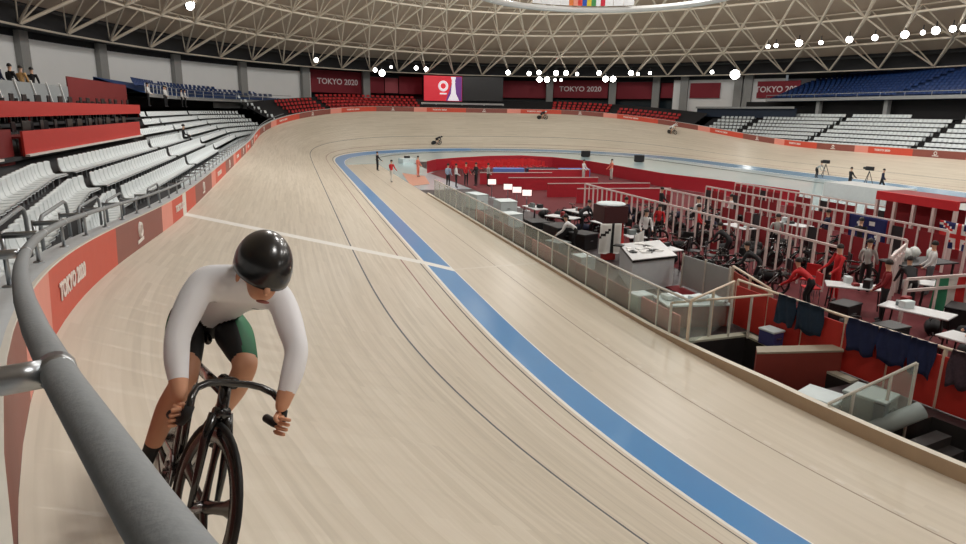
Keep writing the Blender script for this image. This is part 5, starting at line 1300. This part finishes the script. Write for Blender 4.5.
CC = [(6.3, -15.9, .1, (.9, 1.3, .75), blk), (6.9, -16.9, .4, (.8, .9, .6), blk), (5.9, -14.3, 0, (.8, 1.1, .7), blk), (5.4, -17.9, .3, (.6, .8, .5), gry), (5.7, -11.4, .2, (.8, .9, .6), wht), (6.4, -8.4, .0, (.9, 1.2, .8), wht), (5.7, -5.4, .2, (.7, 1.4, .8), wht), (12.2, -28.4, .5, (.8, .6, .55), blk), (13.4, -29.6, .4, (.9, .7, .6), blk), (9.6, -27.3, .3, (.7, .5, .5), blk), (8.9, -29.3, .1, (.6, .5, .6), blk), (14.9, -28.2, .6, (.7, .6, .7), gry), (10.9, -31.6, .2, (.8, .6, .6), blk), (5.4, -20.2, .15, (.6, .6, .45), wht)]
CN = ['largest black case left of the maroon kiosk', 'black case touching the kiosk flags', 'black case behind the glass fence middle', 'grey case behind the glass fence below the kiosk', 'white case behind the far part of the glass fence', 'tall white case at the far part of the glass fence', 'long white case at the far end of the glass fence', 'black case right of the red team', 'black case near the right edge behind the red team', 'black case directly behind the cream rail', 'black case behind the jackets', 'grey case at the back right near the doorway frame', 'black case below the green flag', 'small white case left of the service counter']
for (x, y, rz, sz, m_), nm in zip(CC, CN): box_thing('equipment_case', nm, 'case', (x, y, FL+.002), sz, m_, rz, m_)

# ---- bicycles, tables, cases and chairs in the pits
grey_fr = M('bike_frame_red', (150, 34, 38), .3); wh_fr = M('bike_frame_white', (220, 220, 222), .3)
pb = bicycle('parked_bicycle', 'dark track bicycle parked in the clutter in front of the front pit partition', 'dark bicycles parked in front of the first partition', light=carb)
spots = []
for i in range(13): spots.append((9.3+r5.uniform(-.5, .9), -24.6+i*1.08+r5.uniform(-.2, .2), r5.uniform(-.4, .4), 0))
for i in range(10): spots.append((12.9+r5.uniform(-.5, .5), -24.4+i*1.5+r5.uniform(-.2, .2), r5.uniform(-.5, .5), 1))
for i in range(8): spots.append((16.1+r5.uniform(-.4, .4), -23.4+i*1.7+r5.uniform(-.2, .2), r5.uniform(-.5, .5), 2))
LB = [('dark track bicycle parked in the clutter in front of the front pit partition', 'dark bicycles parked in front of the first partition'), ('dark bicycle parked between the first and second pit partitions', 'dark bicycles between the first two partitions'), ('dark bicycle parked between the second and third pit partitions', 'dark bicycles between the rear partitions')]
def bike_free(x, y, rz):
    return all(free(x+d*math.cos(rz), y+d*math.sin(rz), .30) for d in (.25, -.25, -.75, -1.2))
ok_ = []
for x, y, rz, q in spots:
    x0 = {0: 9.6, 1: 13.4, 2: 16.6}[q]
    for tr_ in range(60):
        if bike_free(x, y, rz): ok_.append((x, y, rz, q)); OCC.extend((x+d*math.cos(rz), y+d*math.sin(rz), .30) for d in (.25, -.25, -.75, -1.2)); break
        x = x0+r5.uniform(-.9, .8); y += r5.uniform(-.5, .5); rz = r5.uniform(-.9, .9)+(PI/2 if tr_ > 30 else 0)
spots = ok_
for i, (x, y, rz, q) in enumerate(spots):
    if i == 0: pb.location = (x, y, FL+.012); pb.rotation_euler[2] = rz
    else: dup(pb, (x, y, FL+.012), rz, LB[q][0], LB[q][1])
# folding chairs and dark cases
pc = thing('folding_chair', 'black folding chair among the parked bicycles', 'chair', (0, 0, 0), 0, 'black folding chairs in the pits')
b = MB(); b.box((0, 0, .45), (.42, .42, .04), bev=.01); b.build('seat', dev, pc, local=True)
b = MB(); b.box((-.2, 0, .74), (.035, .42, .34), bev=.01); b.build('backrest', dev, pc, local=True)
for sx in (-1, 1):
    for sy in (-1, 1):
        b = MB(); b.tube([(sx*.2, sy*.18, 0), (sx*.17, sy*.18, .45 if sx > 0 else .9)], .013, 5); b.build('leg', steel_m, pc, local=True)
CS = [(10.5+r5.uniform(-.2, .3), -23.9+i*1.25, r5.uniform(-3, 3)) for i in range(11)]+[(13.9, -23.2+i*1.9, r5.uniform(-3, 3)) for i in range(7)]
for i, (x, y, rz) in enumerate(CS):
    for tr_ in range(80):
        if free(x, y, .32): break
        x = (13. if i > 10 else 9.8)+r5.uniform(-1., 1.); y += r5.uniform(-.6, .6)
    OCC.append((x, y, .32))
    if i == 0: pc.location = (x, y, FL+.012); pc.rotation_euler[2] = rz
    else: dup(pc, (x, y, FL+.012), rz, 'black folding chair between the first two pit partitions' if x > 12 else 'black folding chair among the parked bicycles', 'black chairs between the partitions' if x > 12 else 'black folding chairs in the pits')
# ---- far riders on the banking
def far_rider(label, s, u, col, fr, rev=False):
    p = surf(s, u); t_ = -tan(s) if rev else tan(s); b_ = bank(s); n_ = nrm(s)
    f = t_; up = Vector((-n_[0]*math.sin(b_*.75), -n_[1]*math.sin(b_*.75), math.cos(b_*.75))).normalized(); l = up.cross(f).normalized()
    Mx = Matrix(((f.x, l.x, up.x, p.x), (f.y, l.y, up.y, p.y), (f.z, l.z, up.z, p.z), (0, 0, 0, 1)))
    bk = copy_tree(pb); bk.matrix_world = Mx; bk['label'] = 'dark bicycle under the '+label; bk.name = 'track_bicycle'
    if 'group' in bk: del bk['group']
    J2 = {k: (v[0].copy(), v[1]) for k, v in J.items()}; v2, f2 = skin_geo(J2, bones, 'pel', 1); b = MB(); b.add(v2, f2)
    for i, q in enumerate(f2):
        c = sum((v2[k] for k in q), V((0, 0, 0)))/len(q); b.m[i] = 0 if c.z > .98 and c.x < -.02 else (2 if (c.z < .86 and c.x < -.2) or c.x > .0 else 1)
    t = thing('person', label, 'person'); t.matrix_world = Mx
    b.build('body', [col, shorts, SKIN], t, True, local=True)
    h_ = MB(); h_.ball((.06, 0, 1.33), (.16, .11, .12), 12); h_.build('helmet', fr, t, True, local=True)
far_rider('far cyclist in black riding low on the far bend', 57.5, .75, sh_k, blk)
far_rider('far cyclist high on the banking below the second white banner', 72.3, 6.3, sh_k, wht)
far_rider('far cyclist in white on the right bend of the banking', 88.6, 5.6, sh_w, wht)

# white bags and the red team's chairs
wb = M('bag_white_glossy', (236, 240, 238), .25)
for i in range(7):
    p = V((13.9+.45*(i % 4)+.2*(i//4), -24.9-.4*(i//4)+.12*(i % 3), FL+.19+.012)); b = MB(); R = Matrix.Rotation(i*1.3, 3, 'Z')
    b.ball((0, 0, 0), (.2, .15, .19), 12, 0, R); jr = random.Random(i); b.v = [(x*jr.uniform(.8, 1.15), y*jr.uniform(.8, 1.15), z*jr.uniform(.85, 1.1)) for x, y, z in b.v]; o = b.build('plastic_bag', wb, None, True); o.location = p+V((0, 0, .90)) if i < 4 else p
    tag(o, 'shiny white bag in the pile beside the navy starred flag', 'bag', 'shiny white bags')
bt = thing('bag_table', 'dark table carrying the pile of shiny white bags', 'table', (14.6, -25.0, FL+.012))
b = MB(); b.obox((13.5, -25.5, FL+.87), (2.2, 0, 0), (0, 1.0, 0), (0, 0, .04)); b.build('tabletop', blk, bt)
for x in (13.6, 15.6):
    for y in (-25.4, -24.6):
        b = MB(); b.bar((x, y, FL+.012), (x, y, FL+.87), .05); b.build('leg', blk, bt)
for i in range(9):
    cx_, cy_ = 10.0+.6*(i % 3)+.1*(i//3), -26.2+.66*(i//3)+.15*(i % 3)
    if not free(cx_, cy_, .22): continue
    OCC.append((cx_, cy_, .28)); dup(ch_r, (cx_, cy_, FL+.012), 2.2+.2*i, 'red chair in the red team bay', 'red chairs of the red team bay')

# dark kit bags and boxes filling the pits
kb = M('kit_bag_black', (22, 22, 25), .8); kb2 = M('kit_bag_dark_blue', (28, 34, 60), .8); kb3 = M('kit_bag_dark_red', (84, 18, 24), .8)
r8 = random.Random(5); bagp = []
for mm in (kb, kb2, kb3):
    t = thing('kit_bag', 'dark kit bag lying in the pits', 'bag', (0, 0, 0)); b = MB(); vs_ = []
    n = 12
    for i, (x, r) in enumerate(((-.36, .04), (-.34, .15), (-.2, .19), (0, .2), (.2, .19), (.34, .15), (.36, .04))):
        for j in range(n): a = 2*PI*j/n; vs_.append((x, r*math.cos(a), .19+r*.95*math.sin(a)))
    b.add(vs_, [(i*n+j, i*n+(j+1) % n, i*n+n+(j+1) % n, i*n+n+j) for i in range(6) for j in range(n)]+[tuple(range(n-1, -1, -1)), tuple(6*n+j for j in range(n))]); b.build('body', mm, t, True, local=True)
    b = MB(); b.tube([(-.15, .1, .36), (-.1, .04, .47), (.1, .04, .47), (.15, .1, .36)], .014, 6); b.build('strap', dev, t, local=True); bagp.append(t)
zones = [(8.2, 10.8, -25, -9, 26, 'among the bicycles in front of the first partition', 'kit bags in front of the first partition'), (11.9, 13.9, -24, -10, 18, 'between the first two partitions', 'kit bags between the first two partitions'), (15., 17.2, -23, -10, 14, 'between the second and third partitions', 'kit bags between the rear partitions'), (9., 15., -32, -27, 18, 'under the tables behind the hung jackets', 'kit bags behind the hung jackets')]
cn = ['black', 'dark blue', 'dark red']; used_ = [0, 0, 0]
for x0, x1, y0, y1, n_, wh_, gr_ in zones:
    for i in range(n_):
        q = r8.choice([0, 0, 0, 1, 2]); loc = (0, 0, 0)
        for tr_ in range(80):
            loc = (r8.uniform(x0, x1), r8.uniform(y0, y1), FL+.012)
            if free(loc[0], loc[1], .36): break
        else: continue
        OCC.append((loc[0], loc[1], .34)); lab = f'{cn[q]} kit bag lying {wh_}'; gr = cn[q]+' '+gr_
        if not used_[q]: bagp[q].location = loc; bagp[q].rotation_euler[2] = r8.uniform(0, 3); bagp[q]['label'] = lab; bagp[q]['group'] = gr; used_[q] = 1
        else: dup(bagp[q], loc, r8.uniform(0, 3), lab, gr)
for i, (x, y, c1, c2, ps, w_) in enumerate([(9.2, -14.4, sh_k, pn_k, 'bend', 'person in black bending over kit behind the black cases'), (10.4, -12.6, sh_n, pn_k, 'stand', 'person in navy in front of the far half of the front partition'), (8.6, -22.6, sh_k, pn_k, 'bend', 'person in black bending beside the frosted screen'), (12.9, -18.0, sh_r, pn_k, 'stand', 'person in red between the first two partitions'), (12.6, -12.2, sh_k, pn_k, 'stand', 'person in black at the far end between the first two partitions'), (15.8, -21.6, sh_k, pn_g, 'stand', 'person in black and grey in front of the navy starred flag'), (12.0, -30.6, sh_k, pn_k, 'bend', 'person in black bending behind the patterned jacket'), (16.0, -26.4, sh_k, pn_k, 'stand', 'person in black left of the white doorway frame'), (10.2, -29.6, sh_n, pn_k, 'stand', 'person in navy standing behind the hung navy jackets')]):
    for tr_ in range(60):
        if free(x, y, .5): break
        x += r8.uniform(-.3, .3); y += r8.uniform(-.4, .4)
    person(w_, (x, y, FL+.012), r8.uniform(-3, 3), c1, c2, ps)
# ================================================================== LIGHT, CAMERA, VIEW
def area(name, loc, size, power, col=(1, .98, .95), target=None):
    l = bpy.data.lights.new(name, 'AREA'); l.shape = 'DISK'; l.size = size; l.energy = power; l.color = col
    o = bpy.data.objects.new(name, l); COL.objects.link(o); o.location = loc
    if target is not None: o.rotation_euler = (Vector(target)-Vector(loc)).to_track_quat('-Z', 'Y').to_euler()
    return o
lamp_house = M('fill_lamp_housing', (60, 62, 64), .5); lamp_lens = M('fill_lamp_lens', (255, 250, 240), .4, emit=6., var=0)
for i, (fx, fy, kk) in enumerate([(a, b, .3 if b < -.55 else (.75 if b < -.15 else 1.1)) for a, b in [(.3, .3), (.3, -.3), (-.3, .3), (-.3, -.3), (0, .56), (0, -.5), (.5, 0), (-.5, 0), (0, .0), (0, -.2), (-.42, -.62), (.12, -.78), (.46, -.62)]]):  # lamps added to light the hall, the last few to brighten the near end
    p = Vector((21+46*fx, 63*fy, 0)); r = math.hypot(fx, fy); p.z = 10.75+HC*(1-r**1.75)-2.4
    t = thing('fill_lamp', 'added round fill lamp hung under the dome lattice over the infield', 'lamp', p, 0, 'added fill lamps under the dome')
    b = MB(); b.lathe([(1.3, .0), (1.35, .1), (1.2, .45), (.5, .6)], p, 20); b.tube([p+Vector((0, 0, .5)), p+Vector((0, 0, 2.2))], .06, 6); b.build('housing', lamp_house, t)
    b = MB(); b.lathe([(1.22, -.03), (1.24, .0)], p, 20); b.build('lens', lamp_lens, t)
    L = area('dome_fill_light', p-Vector((0, 0, .12)), 2.4, LAMP_W*kk, target=p-Vector((0, 0, 5)))
    pl = bpy.data.lights.new('dome_fill_glow', 'POINT'); pl.energy = GLOW_W*kk; pl.shadow_soft_size = .9; pl.color = (1, .98, .95)  # added point light that brightens the lattice and walls
    po = bpy.data.objects.new('dome_fill_glow', pl); COL.objects.link(po); po.location = p-Vector((0, 0, 1.2))
w = bpy.data.worlds.new('hall_ambient'); scene.world = w; w.use_nodes = True
w.node_tree.nodes['Background'].inputs['Color'].default_value = (.6, .65, .7, 1); w.node_tree.nodes['Background'].inputs['Strength'].default_value = .2
cd = bpy.data.cameras.new('camera'); cam = bpy.data.objects.new('camera', cd); COL.objects.link(cam)
cd.sensor_width = 36; cd.lens = FPX/966*36; cd.clip_start = .05; cd.clip_end = 400
cam.matrix_world = Matrix(((RT[0], UP[0], -FW[0], CAM[0]), (RT[1], UP[1], -FW[1], CAM[1]), (RT[2], UP[2], -FW[2], CAM[2]), (0, 0, 0, 1)))
scene.camera = cam
vs = scene.view_settings; vs.view_transform = 'Standard'; vs.look = 'None'; vs.gamma = 1; vs.exposure = EXPO; vs.use_curve_mapping = False
scene.cycles.use_denoising = True; scene.cycles.max_bounces = 6; scene.cycles.diffuse_bounces = 4; scene.cycles.transparent_max_bounces = 12
scene.cycles.sample_clamp_indirect = 6
